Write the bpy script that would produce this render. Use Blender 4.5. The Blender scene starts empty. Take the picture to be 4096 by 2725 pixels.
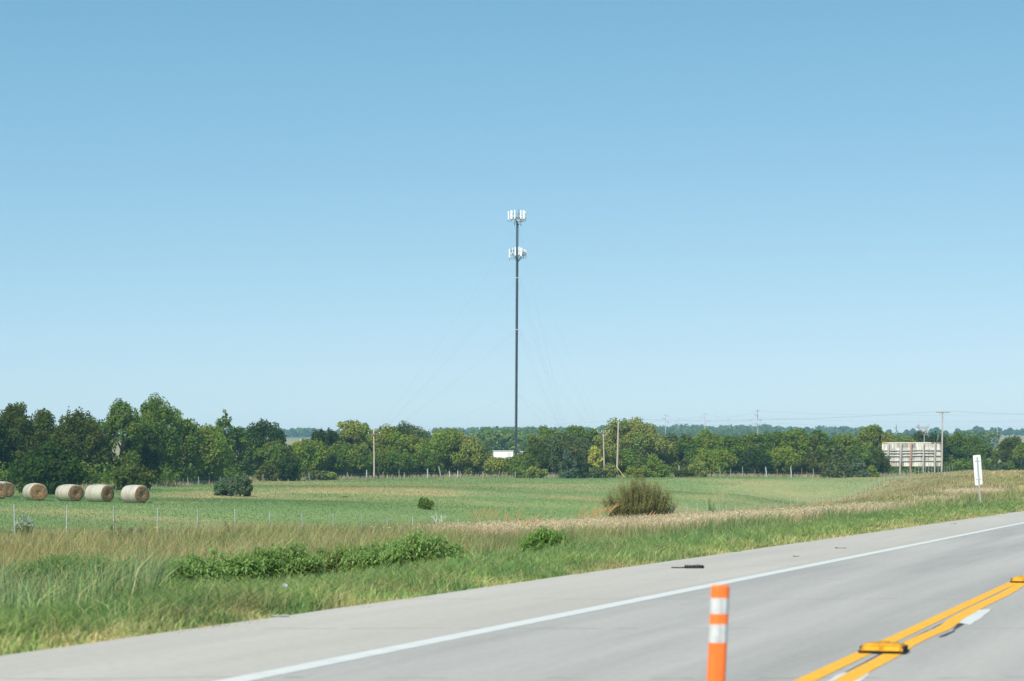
import bpy, math, random
import numpy as np
from mathutils import Vector, Matrix, Euler

C = bpy.context.scene
COL = C.collection
R = math.radians
rng = np.random.default_rng(7)
random.seed(7)

# ------------------------------------------------------------------ camera
F = 9671.0            # focal length in photo pixels (85 mm on a 36 mm frame, 4096 px wide)
HC = 1.33             # eye height over the road
HY = 1929.0           # photo row of the road's horizon
cam_d = bpy.data.cameras.new('camera'); cam = bpy.data.objects.new('camera', cam_d); COL.objects.link(cam)
cam_d.lens = 85.0; cam_d.sensor_width = 36.0; cam_d.clip_start = 0.3; cam_d.clip_end = 20000
cam.location = (0, 0, HC); cam.rotation_euler = (R(90), 0, 0)
cam_d.shift_y = (HY - 1362.5) / 4096.0
cam_d.dof.use_dof = True; cam_d.dof.focus_distance = 380.0; cam_d.dof.aperture_fstop = 4.2
C.camera = cam

# ------------------------------------------------------------------ sky, sun, exposure
SUN_EL, SUN_AZ = R(46), R(208)          # azimuth clockwise from +Y (view direction)
w = bpy.data.worlds.new('World'); C.world = w; w.use_nodes = True
nt = w.node_tree; nt.nodes.clear()
sky = nt.nodes.new('ShaderNodeTexSky'); sky.sky_type = 'NISHITA'; sky.sun_disc = False
sky.sun_elevation = SUN_EL; sky.sun_rotation = SUN_AZ
sky.altitude = 300; sky.air_density = 1.0; sky.dust_density = 0.5; sky.ozone_density = 1.0
tc = nt.nodes.new('ShaderNodeTexCoord'); mp = nt.nodes.new('ShaderNodeMapping'); mp.vector_type = 'POINT'
mp.inputs['Scale'].default_value = (1, 1, 1.55); mp.inputs['Location'].default_value = (0, 0, 0.055)
bg = nt.nodes.new('ShaderNodeBackground'); bg.inputs['Strength'].default_value = 0.13
out = nt.nodes.new('ShaderNodeOutputWorld')
nt.links.new(tc.outputs['Generated'], mp.inputs['Vector']); nt.links.new(mp.outputs['Vector'], sky.inputs['Vector'])
sepc = nt.nodes.new('ShaderNodeSeparateColor'); comc = nt.nodes.new('ShaderNodeCombineColor')     # clear early-autumn air: the sky deepens toward cyan blue
nt.links.new(sky.outputs['Color'], sepc.inputs[0])
for ch, (ga, gp) in enumerate(((.645, 1.22), (1.19, .788), (1.425, .659))):
    pw_ = nt.nodes.new('ShaderNodeMath'); pw_.operation = 'POWER'; pw_.inputs[1].default_value = gp; nt.links.new(sepc.outputs[ch], pw_.inputs[0])
    ml_ = nt.nodes.new('ShaderNodeMath'); ml_.operation = 'MULTIPLY'; ml_.inputs[1].default_value = ga; nt.links.new(pw_.outputs[0], ml_.inputs[0])
    nt.links.new(ml_.outputs[0], comc.inputs[ch])
nt.links.new(comc.outputs[0], bg.inputs['Color']); nt.links.new(bg.outputs['Background'], out.inputs['Surface'])
sd = Vector((math.sin(SUN_AZ) * math.cos(SUN_EL), math.cos(SUN_AZ) * math.cos(SUN_EL), math.sin(SUN_EL)))
sl = bpy.data.lights.new('sun', 'SUN'); sl.energy = 4.0; sl.angle = R(0.5); sl.color = (1.0, 0.94, 0.83)
so = bpy.data.objects.new('sun', sl); COL.objects.link(so); so.rotation_euler = (-sd).to_track_quat('-Z', 'Y').to_euler()
so.location = (0, -20, 60)
C.view_settings.view_transform = 'Standard'; C.view_settings.look = 'None'
C.view_settings.exposure = 0.55; C.view_settings.gamma = 1.0
C.render.engine = 'CYCLES'
C.cycles.use_denoising = True
C.cycles.max_bounces = 6; C.cycles.diffuse_bounces = 3; C.cycles.transmission_bounces = 4; C.cycles.volume_bounces = 0
C.cycles.transparent_max_bounces = 8

# ------------------------------------------------------------------ coordinates
TANP = (4906 - 2048) / F
PSI = math.atan(TANP); SP, CP = math.sin(PSI), math.cos(PSI)
KR = HC * CP
def px(x, y, D):                                   # photo pixel at depth D -> world
    return Vector(((x - 2048) / F * D, D, HC + (HY - y) / F * D))
def road_px(x, y, z=0.0):                          # photo pixel on the road plane -> world
    D = (HC - z) * F / (y - HY)
    return Vector(((x - 2048) / F * D, D, z))
def ot(X, Y): return -X * CP + Y * SP, X * SP + Y * CP
def xy(o, t): return t * SP - o * CP, t * CP + o * SP
def smooth(a, b, v):
    v = np.clip((v - a) / (b - a), 0, 1); return v * v * (3 - 2 * v)
def vnoise(x, y, seed=0):
    x = np.asarray(x, float); y = np.asarray(y, float)
    xi = np.floor(x).astype(np.int64); yi = np.floor(y).astype(np.int64); fx = x - xi; fy = y - yi
    fx = fx * fx * (3 - 2 * fx); fy = fy * fy * (3 - 2 * fy)
    def h(a, b):
        n = (a * 374761393 + b * 668265263 + seed * 982451653) & 0xffffffff
        n = ((n ^ (n >> 13)) * 1274126177) & 0xffffffff
        return ((n ^ (n >> 16)) & 0xffff) / 65535.0
    return (h(xi, yi) * (1 - fx) + h(xi + 1, yi) * fx) * (1 - fy) + (h(xi, yi + 1) * (1 - fx) + h(xi + 1, yi + 1) * fx) * fy
def fbm(x, y, seed=0, n=3):
    s = 0; a = 0.5; tot = 0
    for i in range(n):
        s = s + a * vnoise(x * 2 ** i, y * 2 ** i, seed + i); tot += a; a *= 0.55
    return s / tot

# ------------------------------------------------------------------ terrain height: thin-plate surface through surveyed points
cp = []
def add_px(x, y, D):
    p = px(x, y, D); o, t = ot(p.x, p.y); cp.append((o, t, p.z))
for t in range(-40, 560, 50): cp.append((9.2, t, -0.05))
for t, z in ((-20, -.3), (20, -.3), (60, -.25), (100, -.15), (133, -.05), (200, .05), (300, .45), (400, .6), (500, .8)): cp.append((12.9, t, z))
for t, z in ((-20, -.9), (20, -.9), (60, -.9), (100, -.85), (150, -.75)): cp.append((20, t, z))
cp += [(23.4, 149.5, -.86), (31, 199, -.95), (24, 201, -.14), (20, 205, .05), (24, 305, 2.0), (36, 302, .5), (16, 300, .9), (30, 400, 2.8), (18, 420, 1.4), (36, 350, 1.6), (55, 400, 2.15), (53, 425, 2.3), (62, 400, 2.1)]
for t, z in ((20, -.9), (50, -1.0), (90, -1.1), (120, -1.3), (150, -1.6)): cp.append((33, t, z))
for t, z in ((30, -.8), (60, -.85), (89, -.96), (112, -1.4), (148.6, -2.35), (186, -2.6), (250, -2.7), (306, -2.1), (338, .0), (370, 1.6), (385, 2.0), (400, 2.7), (450, 3.2)): cp.append((47.6, t, z))
for a in ((140, 2002, 190), (278, 2005, 190), (398, 2008, 189), (540, 2012, 187), (-150, 1992, 200), (930, 1985, 230), (1700, 2036, 200),
          (0, 1968, 250), (500, 1955, 265), (700, 1945, 300), (1000, 1925, 350), (1500, 1914, 378), (1800, 1910, 388), (2500, 1910, 393), (3000, 1908, 398), (3450, 1906, 403),
          (1500, 1960, 260), (2500, 1975, 290), (2500, 2020, 240), (3000, 1985, 300), (3341, 1985, 345), (2000, 2030, 220), (1200, 2000, 220), (-500, 2000, 220),
          (3000, 1930, 360), (2000, 1935, 340), (3450, 1935, 360), (-500, 1955, 270)):
    add_px(*a)
cp = np.array(cp)
CS = np.array([1 / 100.0, 0.5 / 100.0])
P0 = cp[:, :2] * CS
def tps_k(d2): return 0.5 * d2 * np.log(d2 + 1e-9)
n_ = len(P0)
A = np.zeros((n_ + 3, n_ + 3)); A[:n_, :n_] = tps_k(((P0[:, None] - P0[None]) ** 2).sum(-1)) + np.eye(n_) * 2e-5
A[:n_, n_] = 1; A[:n_, n_ + 1:] = P0; A[n_, :n_] = 1; A[n_ + 1:, :n_] = P0.T
TW = np.linalg.solve(A, np.concatenate([cp[:, 2], np.zeros(3)]))
def tps(o, t):
    q = np.stack([o, t], -1) * CS; r = np.empty(len(q))
    for i in range(0, len(q), 100000):
        s = q[i:i + 100000]
        r[i:i + 100000] = tps_k(((s[:, None] - P0[None]) ** 2).sum(-1)) @ TW[:n_] + TW[n_] + s @ TW[n_ + 1:]
    return r
FD = np.array([350, 450, 600, 755, 1000, 1500, 2200, 3000, 3300, 6500.])
FY = np.array([1912, 1896, 1855, 1830, 1800, 1770, 1750, 1738, 1744, 1850.])
def ground_h(X, Y):
    X = np.atleast_1d(np.asarray(X, float)); Y = np.atleast_1d(np.asarray(Y, float))
    o, t = ot(X, Y)
    zt = np.clip(tps(np.clip(o, 9, 400), np.clip(t, -60, 520)), -4, 7.5)
    zt = -0.07 + (zt + 0.07) * smooth(8.95, 10.6, o)
    zf = HC + (HY - np.interp(Y, FD, FY)) / F * Y + (fbm(X / 420, Y / 420, 5) - .5) * np.clip((Y - 700) / 300, 0, 6)
    wf = smooth(415, 500, Y) * smooth(12, 60, o)
    return zt * (1 - wf) + zf * wf
def gz(X, Y): return float(ground_h(X, Y)[0])
def gpt(x, D):                                     # ground under photo column x at depth D
    X = (x - 2048) / F * D
    return Vector((X, D, gz(X, D)))

# ------------------------------------------------------------------ tagging and mesh helpers
def tag(o, label=None, cat=None, group=None, kind=None):
    if label: o['label'] = label
    if cat: o['category'] = cat
    if group: o['group'] = group
    if kind: o['kind'] = kind
    return o
def empty(name, loc, rz=0.0):
    o = bpy.data.objects.new(name, None); COL.objects.link(o); o.location = loc; o.rotation_euler = (0, 0, rz); o.empty_display_size = 0.2
    return o
def link_mesh(name, me, mat, parent=None):
    o = bpy.data.objects.new(name, me); COL.objects.link(o)
    if mat:
        for m in (mat if isinstance(mat, (list, tuple)) else [mat]): me.materials.append(m)
    if parent: o.parent = parent
    return o
def kids(o): return [c for c in bpy.data.objects if c.parent == o]
def copy_tree(o, parent=None, ch_map=None):
    c = o.copy(); COL.objects.link(c); c.parent = parent
    for k in kids(o): copy_tree(k, c)
    return c
class MB:
    def __init__(s): s.v = []; s.f = []; s.mi = []
    def add(s, vs, fs, mi=0):
        b = len(s.v); s.v += [tuple(v) for v in vs]; s.f += [tuple(i + b for i in f) for f in fs]; s.mi += [mi] * len(fs)
    def box(s, c, size, rot=None, mi=0, taper=1.0):
        hx, hy, hz = (a / 2 for a in size); M = rot if rot is not None else Matrix.Identity(3); c = Vector(c); vs = []
        for z in (-1, 1):
            k = 1.0 if z < 0 else taper
            for x, y in ((-1, -1), (1, -1), (1, 1), (-1, 1)): vs.append(c + M @ Vector((x * hx * k, y * hy * k, z * hz)))
        s.add(vs, [(3, 2, 1, 0), (4, 5, 6, 7), (0, 1, 5, 4), (1, 2, 6, 5), (2, 3, 7, 6), (3, 0, 4, 7)], mi)
    def tube(s, pts, rad, n=8, mi=0, cap=True):
        pts = [Vector(p) for p in pts]
        if not isinstance(rad, (list, tuple)): rad = [rad] * len(pts)
        vs = []; up = Vector((0.31, 0.17, 0.93))
        for i, p in enumerate(pts):
            d = (pts[min(i + 1, len(pts) - 1)] - pts[max(i - 1, 0)]).normalized()
            a = d.cross(up if abs(d.dot(up)) < .95 else Vector((1, 0, 0))).normalized(); b = d.cross(a)
            for k in range(n):
                an = 2 * math.pi * k / n; vs.append(p + (a * math.cos(an) + b * math.sin(an)) * rad[i])
        fs = [(i * n + k, i * n + (k + 1) % n, (i + 1) * n + (k + 1) % n, (i + 1) * n + k) for i in range(len(pts) - 1) for k in range(n)]
        if cap: fs += [tuple(range(n - 1, -1, -1)), tuple((len(pts) - 1) * n + k for k in range(n))]
        s.add(vs, fs, mi)
    def build(s, name, mat, parent=None, smooth_=False, bevel=0.0):
        me = bpy.data.meshes.new(name); me.from_pydata(s.v, [], s.f); me.update()
        me.polygons.foreach_set('material_index', s.mi)
        if smooth_: me.polygons.foreach_set('use_smooth', [True] * len(s.f))
        o = link_mesh(name, me, mat, parent)
        if bevel:
            m = o.modifiers.new('bevel', 'BEVEL'); m.width = bevel; m.segments = 2; m.limit_method = 'ANGLE'
        return o
def poly_mesh(name, V, Fc, col=None, mat=None, parent=None):   # fast mesh: V (n,3), Fc (m,k) all faces the same size
    me = bpy.data.meshes.new(name); V = np.ascontiguousarray(V, np.float32); Fc = np.ascontiguousarray(Fc, np.int32); m, k = Fc.shape
    me.vertices.add(len(V)); me.vertices.foreach_set('co', V.ravel())
    me.loops.add(m * k); me.loops.foreach_set('vertex_index', Fc.ravel())
    me.polygons.add(m); me.polygons.foreach_set('loop_start', np.arange(m, dtype=np.int32) * k)
    me.update(calc_edges=True)
    if col is not None:
        a = me.attributes.new('Col', 'FLOAT_COLOR', 'POINT'); c4 = np.ones((len(V), 4), np.float32); c4[:, :3] = col
        a.data.foreach_set('color', c4.ravel())
    return link_mesh(name, me, mat, parent)

# ------------------------------------------------------------------ materials
def new_mat(name):
    m = bpy.data.materials.new(name); m.use_nodes = True; t = m.node_tree; t.nodes.clear()
    o = t.nodes.new('ShaderNodeOutputMaterial'); return m, t, o
def N(t, typ, **kw):
    n = t.nodes.new(typ)
    for k, v in kw.items():
        if k.startswith('i_'):
            key = k[2:].replace('_', ' '); n.inputs[int(key) if key.isdigit() else key].default_value = v
        else: setattr(n, k, v)
    return n
def ramp(t, src, stops):
    r = t.nodes.new('ShaderNodeValToRGB'); e = r.color_ramp.elements
    while len(e) < len(stops): e.new(0.5)
    for i, (p, c) in enumerate(stops):
        e[i].position = p; e[i].color = (*c, 1) if len(c) == 3 else c
    t.links.new(src, r.inputs['Fac']); return r.outputs['Color']
def mixc(t, fac, a, b, mode='MIX'):
    n = t.nodes.new('ShaderNodeMix'); n.data_type = 'RGBA'; n.blend_type = mode
    for s, v in ((n.inputs[0], fac), (n.inputs[6], a), (n.inputs[7], b)):
        if hasattr(v, 'is_output'): t.links.new(v, s)
        else: s.default_value = v if isinstance(v, (int, float)) else (*v, 1)
    return n.outputs[2]
def plain(name, col, rough=0.7, metal=0.0, var=0.15, scale=8.0, stretch=(1, 1, 1), bump=0.0, spec=0.3):
    m, t, o = new_mat(name)
    c = N(t, 'ShaderNodeTexCoord'); mpn = N(t, 'ShaderNodeMapping'); mpn.inputs['Scale'].default_value = stretch
    t.links.new(c.outputs['Object'], mpn.inputs['Vector'])
    nz = N(t, 'ShaderNodeTexNoise'); nz.inputs['Scale'].default_value = scale; nz.inputs['Detail'].default_value = 5; nz.inputs['Roughness'].default_value = .65
    t.links.new(mpn.outputs['Vector'], nz.inputs['Vector'])
    col = Vector(col)
    rc = ramp(t, nz.outputs['Fac'], [(.3, tuple(col * (1 - var))), (.7, tuple(min(1, x) for x in col * (1 + var)))])
    b = N(t, 'ShaderNodeBsdfPrincipled'); b.inputs['Roughness'].default_value = rough; b.inputs['Metallic'].default_value = metal
    b.inputs['Specular IOR Level'].default_value = spec
    t.links.new(rc, b.inputs['Base Color'])
    if bump:
        bp = N(t, 'ShaderNodeBump'); bp.inputs['Strength'].default_value = bump; bp.inputs['Distance'].default_value = .02
        t.links.new(nz.outputs['Fac'], bp.inputs['Height']); t.links.new(bp.outputs['Normal'], b.inputs['Normal'])
    t.links.new(b.outputs['BSDF'], o.inputs['Surface']); return m
def leafy(name, trans=0.3, gain=1.0):
    m, t, o = new_mat(name)
    a = N(t, 'ShaderNodeAttribute', attribute_name='Col')
    d = N(t, 'ShaderNodeBsdfDiffuse'); tr = N(t, 'ShaderNodeBsdfTranslucent'); mx = N(t, 'ShaderNodeMixShader')
    mx.inputs[0].default_value = trans
    hs = N(t, 'ShaderNodeHueSaturation'); hs.inputs['Value'].default_value = gain
    t.links.new(a.outputs['Color'], hs.inputs['Color'])
    t.links.new(hs.outputs['Color'], d.inputs['Color']); t.links.new(hs.outputs['Color'], tr.inputs['Color'])
    t.links.new(d.outputs['BSDF'], mx.inputs[1]); t.links.new(tr.outputs['BSDF'], mx.inputs[2]); t.links.new(mx.outputs[0], o.inputs['Surface'])
    return m
M_leaf = leafy('leaf', .44); M_blade = leafy('grass_blade', .42); M_field = leafy('pasture_blade', .40)
M_bark = plain('bark', (.16, .13, .10), .9, var=.4, scale=6, stretch=(3, 3, .5))
M_deadwood = plain('dead_wood', (.42, .38, .32), .9, var=.2)
M_pole = plain('pole_wood', (.44, .40, .35), .85, var=.25, scale=5, stretch=(6, 6, .4))
M_pole_pale = plain('pole_wood_pale', (.44, .37, .30), .85, var=.2, scale=5, stretch=(6, 6, .4))
M_arm = plain('crossarm_wood', (.27, .22, .18), .85, var=.3, scale=5)
M_galv = plain('galvanised_steel', (.55, .58, .60), .45, .55, var=.12, scale=5)
M_tpost = plain('tpost_steel', (.43, .46, .475), .5, .2, var=.15, scale=9)
M_wire = plain('fence_wire', (.42, .45, .45), .5, .3, var=.1)
M_cable = plain('line_cable', (.12, .13, .14), .6, .2, var=.1)
M_guy = plain('guy_cable', (.30, .33, .36), .5, .4, var=.1)
M_mast = plain('mast_steel', (.07, .075, .085), .6, .3, var=.25, scale=.6)
M_mastcable = plain('coax_jacket', (.018, .019, .022), .6, var=.3, scale=2)
M_panel = plain('antenna_radome', (.80, .81, .80), .5, var=.05)
M_radio = plain('radio_unit', (.55, .57, .57), .5, var=.1)
M_white = plain('white_sheet_metal', (.82, .83, .82), .5, var=.06)
M_roofgrey = plain('roof_grey', (.62, .63, .63), .6, var=.08)
M_dark = plain('dark_rubber', (.014, .014, .016), .75, var=.3, scale=25)
M_yellow = plain('yellow_paint', (.78, .39, .022), .65, var=.16, scale=9, bump=.1)
M_curb = plain('yellow_plastic', (.52, .25, .014), .55, var=.30, scale=14)
M_black = plain('black_paint_remnant', (.045, .047, .052), .8, var=.35, scale=10)
M_linew = plain('white_paint', (.60, .60, .56), .6, var=.07, scale=3)
M_orange = plain('orange_plastic', (.90, .17, .03), .5, var=.12, scale=14, stretch=(1, 1, .4))
M_reflect = plain('reflective_band', (.50, .53, .53), .4, var=.14, scale=22)
M_seam = plain('grey_seam', (.42, .45, .48), .5, var=.1)
M_rust = plain('rusty_post', (.30, .14, .09), .85, var=.3, scale=9)
M_oldpost = plain('weathered_post', (.27, .245, .21), .9, var=.3, scale=6, stretch=(4, 4, 1))
M_palepost = plain('whitewashed_post', (.40, .40, .40), .8, var=.15, scale=6)
M_pylon = plain('pale_steel', (.40, .43, .45), .5, .1, var=.06, scale=.3)
M_signback = plain('aluminium_back', (.80, .81, .80), .45, .0, var=.04, scale=3)
M_signface = plain('amber_sheeting', (.85, .42, .06), .4, var=.05)
M_guard = plain('yellow_sleeve', (.72, .60, .08), .5, var=.08)
M_insul = plain('glass_insulator', (.75, .78, .80), .25, var=.05)
M_paper = plain('crumpled_paper', (.36, .38, .37), .8, var=.12, scale=20)
M_bluepaper = plain('pale_blue_wrapper', (.30, .37, .46), .5, var=.15, scale=20)

def concrete():
    m, t, o = new_mat('road_concrete')
    c = N(t, 'ShaderNodeTexCoord'); sep = N(t, 'ShaderNodeSeparateXYZ'); t.links.new(c.outputs['Object'], sep.inputs[0])
    def nz(scale, sc, det=5):
        mpn = N(t, 'ShaderNodeMapping'); mpn.inputs['Scale'].default_value = sc; t.links.new(c.outputs['Object'], mpn.inputs['Vector'])
        n = N(t, 'ShaderNodeTexNoise'); n.inputs['Scale'].default_value = scale; n.inputs['Detail'].default_value = det; n.inputs['Roughness'].default_value = .6
        t.links.new(mpn.outputs['Vector'], n.inputs['Vector']); return n.outputs['Fac']
    lane = ramp(t, nz(1.0, (.9, .035, 1)), [(.3, (.292, .283, .264)), (.5, (.366, .351, .325)), (.68, (.432, .410, .376))])
    sh = ramp(t, nz(1.0, (.8, .05, 1)), [(.3, (.395, .368, .322)), (.5, (.440, .410, .360)), (.7, (.480, .449, .396))])
    mr = N(t, 'ShaderNodeMapRange'); mr.inputs['From Min'].default_value = -6.75; mr.inputs['From Max'].default_value = -6.25   # local x = -o
    t.links.new(sep.outputs['X'], mr.inputs['Value'])
    col = mixc(t, mr.outputs['Result'], sh, lane)
    # wheel-path darkening is wear in the slab
    fine = ramp(t, nz(14.0, (1, .5, 1), 6), [(.25, (.90, .90, .90)), (.75, (1.06, 1.06, 1.05))])
    col = mixc(t, 1.0, col, fine, 'MULTIPLY')
    spots = ramp(t, nz(3.2, (1, .35, 1), 8), [(.66, (1, 1, 1)), (.80, (.72, .71, .70))])
    col = mixc(t, .6, col, spots, 'MULTIPLY')
    # skewed sawn joints every 5.2 m
    ad = N(t, 'ShaderNodeMath', operation='MULTIPLY_ADD'); ad.inputs[1].default_value = -0.30; t.links.new(sep.outputs['X'], ad.inputs[0]); t.links.new(sep.outputs['Y'], ad.inputs[2])
    wob = N(t, 'ShaderNodeMath', operation='MULTIPLY_ADD'); wob.inputs[1].default_value = .5; t.links.new(nz(.7, (1, 1, 1)), wob.inputs[0]); t.links.new(ad.outputs[0], wob.inputs[2])
    dv = N(t, 'ShaderNodeMath', operation='PINGPONG'); dv.inputs[1].default_value = 2.9; t.links.new(wob.outputs[0], dv.inputs[0])
    lt = N(t, 'ShaderNodeMath', operation='LESS_THAN'); lt.inputs[1].default_value = .030; t.links.new(dv.outputs[0], lt.inputs[0])
    brk = N(t, 'ShaderNodeMath', operation='GREATER_THAN'); brk.inputs[1].default_value = .5; t.links.new(nz(.6, (1, .4, 1), 2), brk.inputs[0])
    mu = N(t, 'ShaderNodeMath', operation='MULTIPLY'); t.links.new(lt.outputs[0], mu.inputs[0]); t.links.new(brk.outputs[0], mu.inputs[1])
    mu2 = N(t, 'ShaderNodeMath', operation='MULTIPLY'); mu2.inputs[1].default_value = .50; t.links.new(mu.outputs[0], mu2.inputs[0])
    col = mixc(t, mu2.outputs[0], col, (.12, .12, .12))
    b = N(t, 'ShaderNodeBsdfPrincipled'); b.inputs['Roughness'].default_value = .85; b.inputs['Specular IOR Level'].default_value = .25
    t.links.new(col, b.inputs['Base Color']); t.links.new(b.outputs[0], o.inputs['Surface']); return m
M_conc = concrete()

def ground_mat():
    m, t, o = new_mat('meadow_ground')
    c = N(t, 'ShaderNodeTexCoord'); a = N(t, 'ShaderNodeAttribute', attribute_name='Col')
    def nz(scale, det=6):
        n = N(t, 'ShaderNodeTexNoise'); n.inputs['Scale'].default_value = scale; n.inputs['Detail'].default_value = det; n.inputs['Roughness'].default_value = .62
        t.links.new(c.outputs['Object'], n.inputs['Vector']); return n.outputs['Fac']
    v1 = ramp(t, nz(.06), [(.3, (.86, .90, .90)), (.7, (1.14, 1.08, 1.05))])
    v2 = ramp(t, nz(.9), [(.25, (.88, .89, .90)), (.75, (1.1, 1.1, 1.08))])
    col = mixc(t, 1.0, a.outputs['Color'], v1, 'MULTIPLY'); col = mixc(t, 1.0, col, v2, 'MULTIPLY')
    d = N(t, 'ShaderNodeBsdfDiffuse'); t.links.new(col, d.inputs['Color']); t.links.new(d.outputs[0], o.inputs['Surface']); return m
M_ground = ground_mat()

# ------------------------------------------------------------------ colour of the land at a point (what grows there)
def mix3(a, b, f):
    f = np.asarray(f)[..., None]; return np.asarray(a) * (1 - f) + np.asarray(b) * f
F_GREEN = np.array((.205, .285, .110)); F_DEEP = np.array((.145, .232, .092)); F_TAN = np.array((.40, .345, .17)); F_PALE = np.array((.245, .322, .145))
def field_col(X, Y):
    n1 = fbm(X / 38, Y / 34, 11); n2 = fbm(X / 9, Y / 16, 12); n3 = fbm(X / 70, Y / 26, 13)
    c = mix3(F_DEEP, F_GREEN, smooth(.3, .62, n1)); c = mix3(c, F_PALE, smooth(.5, .75, n3) * .8)
    u = X / Y * F + 2048
    band = np.exp(-((Y - 245 - (u - 900) * .02) / 26) ** 2) * smooth(500, 800, u) * (1 - smooth(2000, 2700, u))
    c = mix3(c, F_TAN, np.clip(smooth(.46, .64, n2 * .5 + n3 * .5) * .55 + band * smooth(.42, .62, n2) * .55, 0, 1))
    near = np.exp(-((ot(X, Y)[0] - 49) / 5.0) ** 2)
    return mix3(c, F_TAN * .85, near * .35)
B_OLIVE = np.array((.275, .295, .115)); B_BROWN = np.array((.395, .350, .190)); B_PINK = np.array((.40, .31, .235)); B_BLUE = np.array((.205, .300, .130)); B_STRAW = np.array((.48, .41, .20)); B_GRN = np.array((.195, .275, .075))
def bank_col(o, t):
    n1 = fbm(o / 7, t / 16, 21); n2 = fbm(o / 4, t / 9, 22); n3 = fbm(o / 9, t / 22, 23)
    c = mix3(B_OLIVE, B_BROWN, smooth(.47, .66, n1) * .58); c = mix3(c, B_GRN, smooth(.54, .7, n2) * .8)
    c = mix3(c, B_STRAW, smooth(.54, .72, n3) * .40)
    c = mix3(c, np.array((.43, .355, .20)), smooth(170, 230, t) * smooth(.36, .56, n2) * .65)
    nearleft = (1 - smooth(45, 75, t)) * (1 - smooth(20, 27, o)); c = mix3(c, B_BLUE, nearleft * smooth(.25, .5, n1) * .85)
    pk = pink_mask(o, t); c = mix3(c, B_BROWN * 1.05, pk * .75)
    far_tan = smooth(235, 275, t) * (1 - smooth(32, 38, o)) * smooth(.38, .52, n3); c = mix3(c, B_STRAW * 1.15, far_tan * .8)
    return c
def pink_mask(o, t):
    n = fbm(o / 5, t / 14, 31)
    a = smooth(14.0, 16.5, o) * (1 - smooth(27, 33, o)) * smooth(84, 96, t) * (1 - smooth(110, 134, t))
    b = smooth(14.5, 18, o) * (1 - smooth(22, 28, o)) * smooth(140, 165, t) * (1 - smooth(192, 232, t)) * smooth(.50, .66, n)
    return np.clip(a * smooth(.30, .52, n) + b * .8, 0, 1)

# ------------------------------------------------------------------ ground sheet
og = np.concatenate([np.arange(-3400, -100, 300), np.arange(-100, -20, 16), np.arange(-20, 8.9, 4), [8.9], np.arange(9.2, 14, .6), np.arange(14, 60, 1.0), np.arange(60, 200, 4), np.arange(200, 640, 22), np.arange(640, 4200, 120)])
tg = np.concatenate([np.arange(-180, -20, 20), np.arange(-20, 130, 2), np.arange(130, 520, 4), np.arange(520, 1100, 24), np.arange(1100, 6400, 110)])
OG, TG = np.meshgrid(og, tg); GX, GY = xy(OG.ravel(), TG.ravel()); GZ = ground_h(GX, GY)
GZ = np.where(OG.ravel() < 8.95, np.minimum(GZ, -.08), GZ)
no, ntt = len(og), len(tg)
idx = np.arange(no * ntt).reshape(ntt, no)
GF = np.stack([idx[:-1, 1:].ravel(), idx[:-1, :-1].ravel(), idx[1:, :-1].ravel(), idx[1:, 1:].ravel()], -1)
gc = np.zeros((len(GX), 3)); O_, T_ = OG.ravel(), TG.ravel()
isf = smooth(46.5, 48.5, O_)
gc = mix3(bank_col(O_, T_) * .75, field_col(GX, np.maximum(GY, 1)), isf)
u_ = GX / np.maximum(GY, 1) * F + 2048
farm = mix3((.13, .17, .07), (.30, .27, .13), smooth(.46, .56, fbm(GX / 260, GY / 300, 41)))
farm = mix3(farm, (.36, .31, .18), smooth(3850, 3960, u_) * (1 - smooth(900, 1400, GY)) * .8)
gc = mix3(gc, farm, smooth(425, 470, GY))
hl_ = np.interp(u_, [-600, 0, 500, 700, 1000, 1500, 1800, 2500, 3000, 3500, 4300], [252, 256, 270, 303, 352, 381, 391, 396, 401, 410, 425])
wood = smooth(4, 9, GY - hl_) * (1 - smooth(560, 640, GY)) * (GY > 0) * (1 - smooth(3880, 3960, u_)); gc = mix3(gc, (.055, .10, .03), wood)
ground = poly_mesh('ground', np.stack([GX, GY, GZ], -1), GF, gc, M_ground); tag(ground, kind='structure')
ground.data.polygons.foreach_set('use_smooth', [True] * len(GF))

# ------------------------------------------------------------------ road and its painted markings (local frame: x = -o, y = t)
def road_obj(name, mb_pts_faces, mat, z):
    vs, fs = mb_pts_faces; me = bpy.data.meshes.new(name); me.from_pydata([(x, y, 0) for x, y in vs], [], fs); me.update()
    o = link_mesh(name, me, mat); o.rotation_euler = (0, 0, -PSI); o.location.z = z; return tag(o, kind='structure')
def strip(o0, o1, t0, t1, n=1):
    vs = []; fs = []
    for i in range(n + 1):
        t = t0 + (t1 - t0) * i / n; vs += [(-o0, t), (-o1, t)]
    for i in range(n): fs.append((2 * i, 2 * i + 1, 2 * i + 3, 2 * i + 2)[::-1])
    return vs, fs
mb = MB()
e_t = np.arange(-80, 700, 1.0); e_o = 9.0 + (fbm(e_t / 3.0, e_t * 0, 51) - .5) * .12
for i, (t, o) in enumerate(zip(e_t, e_o)):
    mb.v += [(-o, t, -.12), (-o, t, 0), (12.0, t, 0)]
for i in range(len(e_t) - 1):
    a = 3 * i; mb.f += [(a + 1, a + 2, a + 5, a + 4), (a, a + 1, a + 4, a + 3)]; mb.mi += [0, 0]
road = mb.build('road', M_conc); road.rotation_euler = (0, 0, -PSI); tag(road, kind='structure')
road_obj('edge_line', strip(6.26, 6.48, -60, 600, 120), M_linew, .0024)
road_obj('yellow_line', strip(2.635, 2.775, -60, 500, 100), M_yellow, .0034)
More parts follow.
